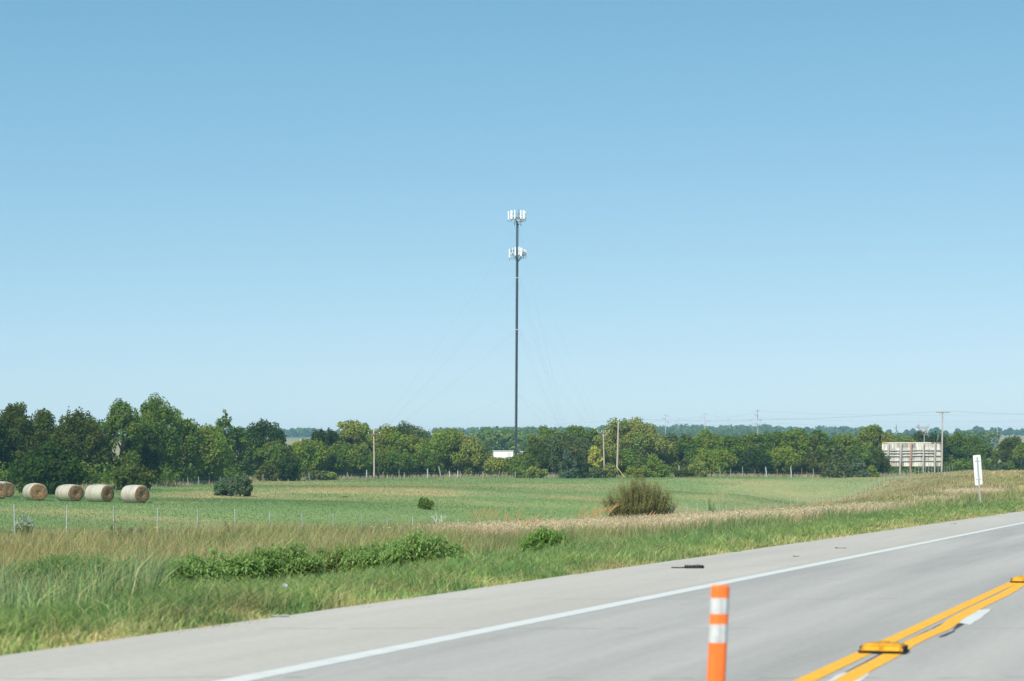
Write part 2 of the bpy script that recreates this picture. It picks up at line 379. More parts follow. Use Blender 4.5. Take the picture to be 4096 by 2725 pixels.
# the wavering second yellow line, re-laid round the old dashes
pts = [(700, 1567), (800, 1510), (900, 1452), (1080, 1360), (1180, 1300), (1270, 1242), (1380, 1185), (1480, 1140), (1550, 1112), (1600, 1092), (1640, 1066), (1680, 1038), (1722, 1003), (1770, 973), (1830, 940), (1900, 903), (2000, 853), (2100, 806), (2170, 772), (2230, 738), (2290, 700), (2357, 660)]
cl = []
for X_, Y_ in pts:
    p = road_px(3072 + X_ / 2.302, 2044 + Y_ / 2.302); cl.append(ot(p.x, p.y))
cl = [(cl[0][0], -40.0), (cl[0][0], cl[0][1] - 6)] + cl + [(cl[-1][0], cl[-1][1] + 4), (2.47, cl[-1][1] + 12), (2.47, 300)]
vs = []; fs = []
for i, (o, t) in enumerate(cl): vs += [(-o + .07, t), (-o - .07, t)]
for i in range(len(cl) - 1): fs.append((2 * i, 2 * i + 2, 2 * i + 3, 2 * i + 1))
road_obj('wavy_yellow_line', (vs, fs), M_yellow, .0034)
def patch(name, P, mat, z):
    vs = []
    for a, b in P:
        p = road_px(3072 + a / 2.302, 2044 + b / 2.302); o, t = ot(p.x, p.y); vs.append((-o, t))
    ar = sum(vs[i][0] * vs[(i + 1) % len(vs)][1] - vs[(i + 1) % len(vs)][0] * vs[i][1] for i in range(len(vs)))
    if ar < 0: vs = vs[::-1]
    return road_obj(name, (vs, [tuple(range(len(vs)))]), mat, z)
patch('lane_dash', [(1700, 1000), (1800, 955), (1920, 915), (2050, 903), (2035, 930), (1990, 960), (1960, 990), (1900, 1022), (1862, 1052), (1815, 1042), (1740, 1030)], M_linew, .0023)
patch('lane_dash', [(1700, 985), (1905, 895), (1912, 905), (1720, 992)], M_linew, .0023)
patch('lane_dash', [(520, 1590), (640, 1510), (720, 1488), (730, 1500), (600, 1590)], M_linew, .0023)
patch('lane_dash', [(740, 1590), (850, 1515), (930, 1495), (925, 1515), (820, 1590)], M_linew, .0023)
patch('painted_out_dash', [(1480, 1128), (1560, 1080), (1620, 1050), (1640, 1060), (1600, 1100), (1510, 1130)], M_black, .0014)
patch('painted_out_dash', [(1700, 1100), (1740, 1040), (1780, 1025), (1830, 1030), (1800, 1050), (1740, 1085)], M_black, .0014)
patch('painted_out_dash', [(1560, 1162), (1640, 1130), (1730, 1095), (1715, 1115), (1640, 1152), (1600, 1163)], M_black, .0014)
patch('painted_out_dash', [(2230, 735), (2290, 690), (2400, 625), (2400, 665), (2310, 720), (2250, 735)], M_black, .0014)
patch('painted_out_dash', [(1140, 1320), (1290, 1215), (1480, 1130), (1490, 1142), (1310, 1228), (1170, 1320)], M_black, .0011)
patch('sawn_joint', [(700, 1490), (900, 1385), (1130, 1262), (1490, 1090), (1494, 1094), (1140, 1270), (910, 1392), (712, 1492)], M_black, .0011)
patch('sawn_joint', [(1500, 1085), (1860, 905), (2230, 722), (2234, 728), (1870, 910), (1506, 1090)], M_black, .0008)

# ------------------------------------------------------------------ lane delineator and its neighbours' bases
def curb_base(loc, label, group):
    e = empty('lane_separator_base', loc, -PSI); tag(e, label, 'lane separator', group)
    b = MB(); n = 10; prof = [(-.165, 0), (-.162, .035), (-.145, .060), (-.10, .068), (.10, .068), (.145, .060), (.162, .035), (.165, 0)]
    ys = [(-.13, .80), (-.115, .97), (-.08, 1.0), (.08, 1.0), (.115, .97), (.13, .80)]
    vs = []
    for y, k in ys: vs += [(x, y, .012 + z * k) for x, z in prof]
    m = len(prof); fs = [(i * m + j, i * m + j + 1, (i + 1) * m + j + 1, (i + 1) * m + j) for i in range(len(ys) - 1) for j in range(m - 1)]
    fs += [tuple(range(m))[::-1], tuple((len(ys) - 1) * m + j for j in range(m))]
    b.add(vs, fs); b.build('housing', M_curb, e)
    p = MB(); p.box((0, 0, .006 + .010), (.365, .30, .012)); p.build('rubber_pad', M_dark, e)
    for s in (-1, 1):
        q = MB(); q.box((s * .078, -.131, .040), (.115, .012, .030)); q.build('reflector', M_yellow, e)
        q = MB(); q.box((s * .164, 0, .034), (.014, .25, .045)); q.build('side_rail', M_dark, e)
    q = MB(); q.tube([(0, 0, .062), (0, 0, .09)], [.05, .046], 12); q.build('post_socket', M_curb, e)
    for s in (-1, 1): q = MB(); q.tube([(s * .1, 0, .062), (s * .1, 0, .078)], .012, 6); q.build('bolt', M_dark, e)
    return e
for X_, Y_, lab in ((3547, 2612, 'low yellow lane separator base, whole in view beside the wavy yellow line'), (4090, 2331, 'low yellow lane separator base farther along, cut by the photo edge')):
    p = road_px(X_, Y_); o, t = ot(p.x, p.y); p.xy = xy(2.56, t); curb_base((p.x, p.y, 0), lab, 'yellow lane separator bases')
dD = 12.57
bpx = xy(2.56, ot(*road_px(2861, 2952).xy)[1]); dl = empty('lane_delineator', (bpx[0], bpx[1], 0), -PSI * 0)
tag(dl, 'orange tubular lane delineator post with two white reflective bands', 'delineator post')
topx = (2882 - 2048) / F * bpx[1] - bpx[0]; lean = math.atan(topx / .79)
def hgt(y): return HC + (HY - y) / F * bpx[1]
Hd = hgt(2342)
def tubeseg(name, z0, z1, r, mat, cap=False):
    b = MB(); n = 24; vs = []; zs = [z0, z1] if not cap else [z0, z1 - .012, z1 - .004, z1]; rs = [r, r] if not cap else [r, r, r * .95, r * .86]
    for z, rr in zip(zs, rs):
        for k in range(n):
            a = 2 * math.pi * k / n; dent = 1 - .16 * max(0, math.cos(a + math.pi / 2 - .12)) ** 14
            vs.append((rr * math.cos(a) * 1.04 + topx * z / Hd, rr * math.sin(a) * dent * .9, z))
    fs = [(i * n + k, i * n + (k + 1) % n, (i + 1) * n + (k + 1) % n, (i + 1) * n + k) for i in range(len(zs) - 1) for k in range(n)]
    if cap: fs.append(tuple((len(zs) - 1) * n + k for k in range(n)))
    b.add(vs, fs); return b.build(name, mat, dl, True)
tubeseg('tube', .06, Hd, .0465, M_orange, True)
tubeseg('reflective_band', hgt(2455), hgt(2392), .0475, M_reflect); tubeseg('reflective_band', hgt(2570), hgt(2497), .0475, M_reflect)
for y0, y1 in ((2392, 2455), (2497, 2570)):
    b = MB(); z0, z1 = hgt(y1), hgt(y0); b.box((topx * (z0 + z1) / 2 / Hd + .004, -.0385, (z0 + z1) / 2), (.010, .004, z1 - z0)); b.build('seam', M_seam, dl)
b = MB(); b.tube([(0, 0, .012), (0, 0, .03), (0, 0, .075), (topx * .1 / Hd, 0, .10)], [.16, .155, .075, .055], 20); b.build('base', M_curb, dl, True)

# ------------------------------------------------------------------ tyre scrap and litter on the shoulder
p = road_px(2752, 2274); e = empty('tyre_scrap', (p.x, p.y, 0), R(4)); tag(e, 'black curled strip of shredded tyre tread lying on the pale shoulder', 'tyre debris')
b = MB(); vs = []; n = 26
for i in range(n + 1):
    x = -.05 + .30 * i / n; h = .046 + .014 * math.sin(i * 1.9) + .014 * random.random(); wv = .05 * (1 if i < n - 4 else (n - i) / 4 * .8 + .2)
    vs += [(x, -wv, .003), (x, -wv * .9, h * .8), (x, wv * .2, h), (x, wv, .004)]
fs = [(i * 4 + j, i * 4 + j + 1, i * 4 + j + 5, i * 4 + j + 4) for i in range(n) for j in range(3)] + [(0, 1, 2, 3), tuple(n * 4 + j for j in (3, 2, 1, 0))]
b.add(vs, fs); b.build('tread_block', M_dark, e)
b = MB(); vs = []
for i in range(14):
    x = -.26 + .24 * i / 13; hw_ = .012 + .02 * i / 13 + .006 * random.random(); vs += [(x, -hw_, .006), (x, 0, .02 + .006 * random.random()), (x, hw_, .006)]
b.add(vs, [(i * 3 + j, i * 3 + j + 1, i * 3 + j + 4, i * 3 + j + 3) for i in range(13) for j in range(2)]); b.build('torn_cord', M_dark, e)
def scrap(x, y, L, W_, Hh, mat, name, label, cat, grp=None, z=0.0, rz=0.2):
    p = road_px(x, y, z); vs = []; n = 7; b = MB()
    for i in range(n):
        for j in range(4):
            vs.append(((i / (n - 1) - .5) * L * (1 + .15 * random.uniform(-1, 1)), (j / 3 - .5) * W_ * (1 + .3 * random.uniform(-1, 1)), .006 + Hh * random.random() * (0.4 if j in (0, 3) else 1)))
    b.add(vs, [(i * 4 + j, i * 4 + j + 4, i * 4 + j + 5, i * 4 + j + 1) for i in range(n - 1) for j in range(3)])
    o = b.build(name, mat); o.location = p; o.rotation_euler = (0, 0, rz); return tag(o, label, cat, grp)
scrap(1122, 2466, .18, .20, .012, M_paper, 'flattened_paper', 'pale flattened paper lying where the mown grass meets the shoulder', 'litter')
scrap(1141, 2352, .06, .06, .05, M_bluepaper, 'crumpled_wrapper', 'small pale blue crumpled wrapper caught in the mown grass', 'litter', None, .05)
for x, y, L, lab in ((3364, 2195, .24, 'longest dark rubber scrap, on the shoulder just above the white edge line'), (3182, 2228, .10, 'tiny dark rubber scrap between the longest scrap and the tyre strip'), (3812, 2097, .22, 'dark rubber scrap on the shoulder below the roadside sign'), (2942, 2208, .20, 'dark rubber scrap at the grass edge above the tyre strip')):
    scrap(x, y, L, .06, .02, M_dark, 'rubber_scrap', lab, 'road debris', 'rubber scraps on the shoulder', 0, .1)

# ------------------------------------------------------------------ roadside sign seen from behind
D_ = 131.0; p = gpt(3922, D_); e = empty('roadside_sign', p, R(8)); tag(e, 'tall narrow white sign seen from behind on a leaning steel post', 'road sign')
ztop = px(3910, 1820, D_).z - p.z; zb = px(3910, 1941, D_).z - p.z; ln = -.078
b = MB()
for dx, dy, sx, sy in ((0, 0, .075, .012), (-.034, .02, .012, .045), (.034, .02, .012, .045)):
    rot = Matrix.Rotation(ln, 3, 'Y'); Lp = ztop - .12 + .25
    b.box(Vector((dx, dy - .055, 0)) + rot @ Vector((0, 0, Lp / 2 - .25)), (sx, sy, Lp), rot)
b.build('post', M_galv, e)
b = MB(); rot = Matrix.Rotation(ln, 3, 'Y'); hw_, hh_ = .215, (ztop - zb) / 2; rr = .05; ring = []
for cx, cz, a0 in ((hw_ - rr, hh_ - rr, 0), (-hw_ + rr, hh_ - rr, 90), (-hw_ + rr, -hh_ + rr, 180), (hw_ - rr, -hh_ + rr, 270)):
    for k in range(5): a = R(a0 + 22.5 * k); ring.append((cx + rr * math.cos(a), cz + rr * math.sin(a)))
zc = (ztop + zb) / 2; m_ = len(ring); off = rot @ Vector((0, 0, zc))
def plate(nm, y0, y1, mat, k=1.0):
    b = MB(); vs = [off + rot @ Vector((x * k, y0, z * k)) for x, z in ring] + [off + rot @ Vector((x * k, y1, z * k)) for x, z in ring]
    b.add(vs, [tuple(range(m_)), tuple(range(2 * m_ - 1, m_ - 1, -1))] + [(i, (i + 1) % m_ + 0, (i + 1) % m_ + m_, i + m_)[::-1] for i in range(m_)]); return b.build(nm, mat, e)
plate('panel', -.018, -.012, M_signback); plate('sign_face', -.0115, -.008, M_signface, 1.0)
b = MB(); b.box(off + rot @ Vector((.14, -.021, -hh_ + .035)), (.11, .004, .05), rot); b.build('corner_tape', M_signface, e)
for s in (.6, -.6): b = MB(); b.box(off + rot @ Vector((0, -.026, s * hh_)), (.30, .012, .04), rot); b.build('bracket', M_galv, e)

# ------------------------------------------------------------------ right-of-way fence: steel T-posts parallel to the road
S_POST = 4.6; K_ = S_POST / 9.18e-6
fence_pts = []
fe = empty('wire_fence', (0, 0, 0)); tag(fe, 'wire fence of slim grey steel posts along the verge, climbing the bank', 'fence')
tp = MB(); tp.box((0, 0, .68), (.046, .008, 1.36)); tp.box((0, .018, .68), (.010, .034, 1.36)); tp.box((0, -.008, .1), (.10, .006, .14))
proto_post = None; tops = []
for i in range(-3, 78):
    x = 4906 - 1 / (2.0636e-4 + .0918e-4 * i); D = K_ * CP / (4906 - x)
    q = gpt(x, D); sh = 1.0
    if i == 42: sh = .55
    if proto_post is None: o = proto_post = tp.build('post', M_tpost, fe)
    else: o = proto_post.copy(); COL.objects.link(o)
    o.parent = fe; o.location = q; o.rotation_euler = (random.uniform(-.03, .03), random.uniform(-.03, .03), -PSI + math.pi / 2 + random.uniform(-.2, .2)); o.scale = (1, 1, sh * random.uniform(.97, 1.03))
    tops.append(q)
for hh in (.35, .70, 1.0, 1.27):
    b = MB(); P = []
    for a, c in zip(tops[:-1], tops[1:]):
        P += [a + Vector((0, 0, hh)), (a + c) / 2 + Vector((0, 0, hh - .02))]
    P.append(tops[-1] + Vector((0, 0, hh))); b.tube(P, .0062, 4); b.build('wire', M_wire, fe)

# ------------------------------------------------------------------ round hay bales
def bale_mats():
    m, t, o = new_mat('net_wrap'); c = N(t, 'ShaderNodeTexCoord'); sep = N(t, 'ShaderNodeSeparateXYZ'); t.links.new(c.outputs['Object'], sep.inputs[0])
    mpn = N(t, 'ShaderNodeMapping'); mpn.inputs['Scale'].default_value = (.25, 2.2, .25); t.links.new(c.outputs['Object'], mpn.inputs['Vector'])
    oi = N(t, 'ShaderNodeObjectInfo'); addv = N(t, 'ShaderNodeVectorMath', operation='ADD'); t.links.new(mpn.outputs[0], addv.inputs[0])
    cx = N(t, 'ShaderNodeCombineXYZ'); ml = N(t, 'ShaderNodeMath', operation='MULTIPLY'); ml.inputs[1].default_value = 37; t.links.new(oi.outputs['Random'], ml.inputs[0]); t.links.new(ml.outputs[0], cx.inputs[1]); t.links.new(cx.outputs[0], addv.inputs[1])
    n1 = N(t, 'ShaderNodeTexNoise'); n1.inputs['Scale'].default_value = .9; n1.inputs['Detail'].default_value = 3; t.links.new(addv.outputs[0], n1.inputs['Vector'])
    col = ramp(t, n1.outputs['Fac'], [(.34, (.26, .29, .19)), (.42, (.37, .44, .31)), (.49, (.40, .345, .30)), (.56, (.50, .45, .42)), (.63, (.38, .44, .30)), (.70, (.50, .53, .46))])
    mp2 = N(t, 'ShaderNodeMapping'); mp2.inputs['Scale'].default_value = (3, 30, 3); t.links.new(c.outputs['Object'], mp2.inputs['Vector'])
    n2 = N(t, 'ShaderNodeTexNoise'); n2.inputs['Scale'].default_value = 1.2; n2.inputs['Detail'].default_value = 6; t.links.new(mp2.outputs[0], n2.inputs['Vector'])
    f = ramp(t, n2.outputs['Fac'], [(.3, (.74, .72, .68)), (.7, (1.08, 1.08, 1.06))]); col = mixc(t, 1.0, col, f, 'MULTIPLY')
    b_ = N(t, 'ShaderNodeBsdfPrincipled'); b_.inputs['Roughness'].default_value = .55; t.links.new(col, b_.inputs['Base Color'])
    bp = N(t, 'ShaderNodeBump'); bp.inputs['Strength'].default_value = .4; bp.inputs['Distance'].default_value = .05; t.links.new(n2.outputs['Fac'], bp.inputs['Height']); t.links.new(bp.outputs[0], b_.inputs['Normal'])
    t.links.new(b_.outputs[0], o.inputs['Surface'])
    h, t, o = new_mat('hay_end'); c = N(t, 'ShaderNodeTexCoord'); sep = N(t, 'ShaderNodeSeparateXYZ'); t.links.new(c.outputs['Object'], sep.inputs[0])
    cxy = N(t, 'ShaderNodeCombineXYZ'); t.links.new(sep.outputs['X'], cxy.inputs[0])
    sb = N(t, 'ShaderNodeMath', operation='SUBTRACT'); sb.inputs[1].default_value = .70; t.links.new(sep.outputs['Z'], sb.inputs[0]); t.links.new(sb.outputs[0], cxy.inputs[2])
    wv = N(t, 'ShaderNodeTexWave', wave_type='RINGS', rings_direction='SPHERICAL'); wv.inputs['Scale'].default_value = 3.2; wv.inputs['Distortion'].default_value = 5.5; wv.inputs['Detail'].default_value = 4; wv.inputs['Detail Scale'].default_value = 2.0
    t.links.new(cxy.outputs[0], wv.inputs['Vector'])
    n3 = N(t, 'ShaderNodeTexNoise'); n3.inputs['Scale'].default_value = 14; n3.inputs['Detail'].default_value = 6; t.links.new(c.outputs['Object'], n3.inputs['Vector'])
    col = ramp(t, wv.outputs['Fac'], [(.1, (.20, .115, .055)), (.5, (.34, .215, .115)), (.9, (.50, .36, .20))])
    f = ramp(t, n3.outputs['Fac'], [(.3, (.6, .58, .55)), (.7, (1.25, 1.2, 1.15))]); col = mixc(t, 1.0, col, f, 'MULTIPLY')
    b_ = N(t, 'ShaderNodeBsdfDiffuse'); t.links.new(col, b_.inputs['Color'])
    bp = N(t, 'ShaderNodeBump'); bp.inputs['Strength'].default_value = .8; bp.inputs['Distance'].default_value = .06; t.links.new(wv.outputs['Fac'], bp.inputs['Height']); t.links.new(bp.outputs[0], b_.inputs['Normal'])
    t.links.new(b_.outputs[0], o.inputs['Surface'])
    return m, h
M_wrap, M_hay = bale_mats()
def make_bale():
    e = empty('hay_bale', (0, 0, 0)); n = 40; L = 1.72
    def ring(y, k, jit=0.0):
        out = []
        for i in range(n):
            a = 2 * math.pi * i / n; r = k * (1 + jit * math.sin(a * 5 + y * 3) * .5)
            x = .80 * r * math.cos(a); z = .70 + .72 * r * math.sin(a)
            if z < .10: x *= 1.06; z = .10 - (.10 - z) * .35
            out.append((x, y, z - .06))
        return out
    secs = [(-L / 2, .90), (-L / 2 + .06, .965), (-L / 2 + .2, .985), (-.35, 1.0), (0, 1.015), (.35, 1.0), (L / 2 - .2, .985), (L / 2 - .06, .965), (L / 2, .90)]
    b = MB(); vs = []
    for y, k in secs: vs += ring(y, k, .02)
    b.add(vs, [(i * n + j, (i + 1) * n + j, (i + 1) * n + (j + 1) % n, i * n + (j + 1) % n) for i in range(len(secs) - 1) for j in range(n)])
    b.build('net_wrap', M_wrap, e, True)
    for s in (-1, 1):
        b = MB(); vs = []; ks = [.90, .80, .62, .42, .22, .08]; ds = [0, .035, .045, .035, .02, -.05]
        for k, d in zip(ks, ds):
            for x, y, z in ring(s * (L / 2 + d), k, .03): vs.append((x, y + random.uniform(-.012, .012), z))
        fs = [(i * n + j, i * n + (j + 1) % n, (i + 1) * n + (j + 1) % n, (i + 1) * n + j) for i in range(len(ks) - 1) for j in range(n)]
        fs.append(tuple((len(ks) - 1) * n + j for j in range(n)))
        if s > 0: fs = [f[::-1] for f in fs]
        b.add(vs, fs); b.build('hay_end', M_hay, e, True)
    return e
bale0 = make_bale()
bales = [(140, 190, 19, 'round hay bale showing its brown end most squarely, left of the row'),
         (278, 190, 35, 'second whole round hay bale from the left, beside the touching one'),
         (398, 189, 44, 'round hay bale touching the one on its left, third whole bale in the row'),
         (540, 187, 40, 'round hay bale standing apart at the right end of the row'),
         (6, 205, 30, 'hay bale half hidden behind another bale at the photo edge'),
         (-18, 194, 22, 'hay bale mostly cut off by the photo edge in front of another bale')]
for i, (x, D, th, lab) in enumerate(bales):
    o = bale0 if i == 0 else copy_tree(bale0)
    q = gpt(x, D); o.location = q; view = math.atan2(q.x, q.y)
    o.rotation_euler = (0, 0, R(th) - view); k_ = [1, 1.02, .98, 1.0, 1.03, .97][i]; o.scale = (k_, [.97, 1.02, 1.05, .98, 1.0, 1.0][i], [1.0, .97, 1.0, 1.02, 1.0, 1.0][i])
    tag(o, lab, 'hay bale', 'round hay bales in the pasture')

# ------------------------------------------------------------------ utility poles and lines along the far hedge
def util_pole(x, ytop, D, top_dx, label, mat, arm=None, arm_y=None, r=.15, brace=True, insul=3, yaw=0.0, ground_hide=0):
    q = gpt(x, D); e = empty('utility_pole', q, 0); tag(e, label, 'utility pole')
    H = px(x, ytop, D).z - q.z; dx = top_dx / F * D
    b = MB(); P = []; Rr = []
    for i in range(9):
        k = i / 8; P.append((dx * k + .03 * math.sin(k * 5), 0, -.4 + (H + .4) * k)); Rr.append(r * (1 - .35 * k))
    b.tube(P, Rr, 12); b.build('shaft', mat, e, True)
    if arm:
        za = px(x, arm_y, D).z - q.z; xa = dx * za / H; c, s = math.cos(yaw), math.sin(yaw)
        rot = Matrix.Rotation(yaw, 3, 'Z')
        b = MB(); b.box((xa, -r - .05, za), (arm * 2, .10, .12), rot); b.build('crossarm', M_arm, e)
        if brace:
            for sgn in (-1, 1):
                b = MB(); b.tube([(xa + sgn * arm * .55 * c, -r - .08, za - .05), (xa, -r - .02, za - .85)], .03, 6); b.build('brace', M_galv, e)
        for k in range(insul):
            kk = (-1 + 2 * k / max(1, insul - 1)) * .93
            b = MB(); ix = xa + kk * arm * c; b.tube([(ix, -r - .05 + kk * arm * s, za + .06), (ix, -r - .05 + kk * arm * s, za + .13), (ix, -r - .05 + kk * arm * s, za + .16), (ix, -r - .05 + kk * arm * s, za + .26), (ix, -r - .05 + kk * arm * s, za + .30)], [.02, .02, .075, .06, .03], 8); b.build('insulator', M_insul, e, True)
    b = MB(); b.tube([(dx, 0, H), (dx, 0, H + .18)], [.02, .015], 6); b.build('top_pin', M_galv, e)
    return e, q, H, dx
DT = lambda x: float(np.interp(x, [-600, 0, 500, 700, 1000, 1500, 1800, 2500, 3000, 3500, 4300], [252, 256, 270, 303, 352, 381, 391, 396, 401, 410, 425]))
util_pole(1496, 1716, DT(1496) - 4, 0, 'grey wooden pole with one bare crossarm before the yellowish hedgerow trees', M_pole_pale, .95, 1737, insul=2, brace=False, yaw=.25)
util_pole(2417, 1727, DT(2417) - 4, -3, 'shorter wooden pole with a crossarm beside the tall leaning pole', M_pole_pale, 1.0, 1730, insul=4, brace=True, r=.14)
e3, q3, H3, dx3 = util_pole(2466, 1676, DT(2466) - 6, 9, 'tallest tan wooden pole, leaning, in front of the big cottonwood', M_pole_pale, .42, 1685, insul=1, brace=False, r=.17, yaw=1.1)
b = MB(); b.tube([(.05, -.1, 1.75), (1.55 * .9, -.2, -.1)], .055, 8); b.build('guy_guard', M_guard, e3)
util_pole(1204, 1758, DT(1204) + 12, 0, 'pale wooden pole half buried in the hedgerow crowns', M_pole_pale, r=.16)
e4, q4, H4, dx4 = util_pole(3766, 1637, 424, 5, 'weathered wooden pole with a braced crossarm beside the billboard', M_pole, 1.22, 1650, insul=4, brace=True, r=.17)
def wire_span(name, a, c, sag, r, mat, parent=None, n=24):
    b = MB(); P = []
    for i in range(n + 1):
        k = i / n; q = a.lerp(c, k); q = q - Vector((0, 0, sag * 4 * k * (1 - k))); P.append(q)
    b.tube(P, r, 5); return b.build(name, mat, parent)
we = empty('power_line', (0, 0, 0)); tag(we, 'thin overhead wires running over the hedgerow past the braced crossarm pole', 'power line')
t4 = px(3771, 1645, 424); t3 = px(2475, 1678, DT(2466) - 6); t5 = px(5000, 1668, 430)
for off_ in (-1.1, 1.1):
    wire_span('wire', t3 + Vector((off_ * .2, 0, .05)), t4 + Vector((off_, -.1, .05)), .75, .007, M_cable, we)
    wire_span('wire', t4 + Vector((off_, -.1, .05)), t5 + Vector((off_, 0, 0)), .45, .007, M_cable, we)

# ------------------------------------------------------------------ pasture fence of wooden and rusty posts along the far hedge
pf = empty('pasture_fence', (0, 0, 0)); tag(pf, 'old pasture fence of crooked wooden and rusty posts at the hedgerow foot', 'fence')
posts = [(662, 'r', 1.2), (705, 'w', 1.25), (753, 'w', 1.1), (793, 'w', 1.2), (838, 'r', 1.2), (880, 'w', 1.0), (930, 'r', 1.1), (990, 'w', 1.1), (1052, 'w', 1.1), (1100, 'r', 1.0), (1150, 'w', 1.2), (1201, 'r', 1.0), (1239, 'w', 1.3), (1300, 'r', 1.0), (1345, 'w', 1.0), (1392, 'w', 1.2), (1465, 'p', 1.5), (1530, 'w', 1.2), (1596, 'w', 1.5), (1620, 'w', 1.0), (1710, 'p', 1.6), (1764, 'c', 2.0), (1797, 'p', 1.2), (1830, 'p', 1.3), (1841, 'w', 1.2), (1930, 'w', 1.1), (1995, 'w', 1.2), (2061, 'w', 1.2), (2140, 'p', 1.2), (2206, 'w', 1.0), (2263, 'r', 1.3), (2300, 'w', 1.2), (2341, 'r', 1.2), (2369, 'w', 1.1), (2377, 'r', 1.1), (2679, 'r', 1.3), (2717, 'p', 2.0), (2760, 'r', 1.5), (2803, 'w', 1.6), (2842, 'r', 1.4), (2881, 'w', 1.8), (2920, 'w', 1.4), (2971, 'w', 1.8), (3019, 'r', 1.4), (3066, 'p', 1.8), (3109, 'r', 1.5), (3165, 'p', 1.9), (3207, 'r', 1.7), (3254, 'w', 1.6), (3310, 'r', 1.3)]
pt = []
for x, k, h in posts:
    D = DT(x) - 9; q = gpt(x, D); b = MB(); h *= .95
    if k == 'r': b.box((0, 0, h / 2), (.075, .03, h)); m = M_rust
    else:
        r0 = {'w': .075, 'p': .11, 'c': .13}[k]; m = M_palepost if k == 'p' else M_oldpost; dx = random.uniform(-.15, .15) if k != 'c' else -.35
        b.tube([(0, 0, -.1), (dx * .4 + .03, 0, h * .4), (dx * .8, 0, h * .75), (dx, 0, h)], [r0, r0 * .95, r0 * .85, r0 * .6], 8)
    o = b.build('post', m, pf); o.location = q; pt.append(q)
for hh in (.45, .9):
    b = MB(); b.tube([q + Vector((0, -.08, hh)) for q in pt], .006, 4); b.build('wire', M_wire, pf)

# ------------------------------------------------------------------ the old billboard, seen from behind
def board_mat():
    m, t, o = new_mat('weathered_board'); c = N(t, 'ShaderNodeTexCoord')
    mpn = N(t, 'ShaderNodeMapping'); mpn.inputs['Scale'].default_value = (.42, 1, .42); t.links.new(c.outputs['Object'], mpn.inputs['Vector'])
    br = N(t, 'ShaderNodeTexBrick'); br.inputs['Scale'].default_value = 1.0; br.inputs['Color1'].default_value = (.74, .73, .66, 1); br.inputs['Color2'].default_value = (.42, .38, .34, 1); br.inputs['Mortar'].default_value = (.74, .73, .66, 1)
    br.inputs['Mortar Size'].default_value = .02; br.inputs['Brick Width'].default_value = .52; br.inputs['Row Height'].default_value = .52; br.offset = .35
    sw = N(t, 'ShaderNodeSeparateXYZ'); cb = N(t, 'ShaderNodeCombineXYZ'); t.links.new(mpn.outputs[0], sw.inputs[0]); t.links.new(sw.outputs['X'], cb.inputs[0]); t.links.new(sw.outputs['Z'], cb.inputs[1]); t.links.new(cb.outputs[0], br.inputs['Vector'])
    mp2 = N(t, 'ShaderNodeMapping'); mp2.inputs['Scale'].default_value = (2.4, 1, .25); t.links.new(c.outputs['Object'], mp2.inputs['Vector'])
    n1 = N(t, 'ShaderNodeTexNoise'); n1.inputs['Scale'].default_value = 1.3; n1.inputs['Detail'].default_value = 5; t.links.new(mp2.outputs[0], n1.inputs['Vector'])
    st = ramp(t, n1.outputs['Fac'], [(.38, (.50, .45, .42)), (.58, (1.1, 1.09, 1.05))])
    col = mixc(t, .85, br.outputs['Color'], st, 'MULTIPLY')
    b_ = N(t, 'ShaderNodeBsdfPrincipled'); b_.inputs['Roughness'].default_value = .8; t.links.new(col, b_.inputs['Base Color']); t.links.new(b_.outputs[0], o.inputs['Surface']); return m
M_board = board_mat()
M_bpost = plain('billboard_timber', (.33, .31, .29), .9, var=.3, scale=3, stretch=(3, 3, .5))
M_brown = plain('billboard_brown_timber', (.30, .19, .13), .9, var=.3, scale=3, stretch=(3, 3, .5))
M_stringer = plain('stringer_timber', (.40, .41, .39), .85, var=.3, scale=2, stretch=(.5, 3, 3))
BD = 430.0; q = gpt(3646, BD); be = empty('billboard', q, R(-2)); tag(be, 'old billboard seen from behind with weathered pale panels on timber posts', 'billboard')
def bx_(x): return (x - 3646) / F * BD
def bz_(y): return px(0, y, BD).z - q.z
sx_ = lambda a: 3450 + a / 3.266; sy_ = lambda a: 1600 + a / 3.266
xl, xr, zt_, zb_ = bx_(sx_(258)), bx_(sx_(1018)), bz_(sy_(562)), bz_(sy_(868))
b = MB(); b.box(((xl + xr) / 2, .12, (zt_ + zb_) / 2), (xr - xl, .10, zt_ - zb_)); b.build('panel', M_board, be)
b = MB(); b.box(((xl + xr) / 2 - .6, .10, zt_ + .05), (xr - xl - 1.9, .16, .12)); b.build('top_rail', M_white, be)
b = MB(); b.box((xl + .45, .02, zt_ + .02), (.9, .06, .13)); b.build('orange_edge', M_signface, be)
b = MB(); b.box((xr + .03, .12, (zt_ + zb_) / 2 - 1.0), (.08, .14, 1.4)); b.build('end_trim', M_signface, be)
b = MB(); b.box((xr - .85, .02, zt_ + .02), (1.7, .06, .16)); b.build('dark_edge', M_arm, be)
b = MB(); b.box((xr + .06, .2, (zt_ + zb_) / 2 + .6), (.1, .3, 2.2)); b.build('end_board', M_arm, be)
for i, (a0, a1, m, r) in enumerate(((338, 332, M_bpost, .17), (505, 487, M_bpost, .19), (636, 622, M_brown, .17), (796, 792, M_bpost, .14), (945, 938, M_bpost, .14))):
    b = MB(); b.tube([(bx_(sx_(a1)), -.22, -.5), (bx_(sx_(a1)), -.22, .3), (bx_(sx_(a0)), -.22, zt_ + .02)], [r, r, r * .9], 10); b.build('post', m, be, True)
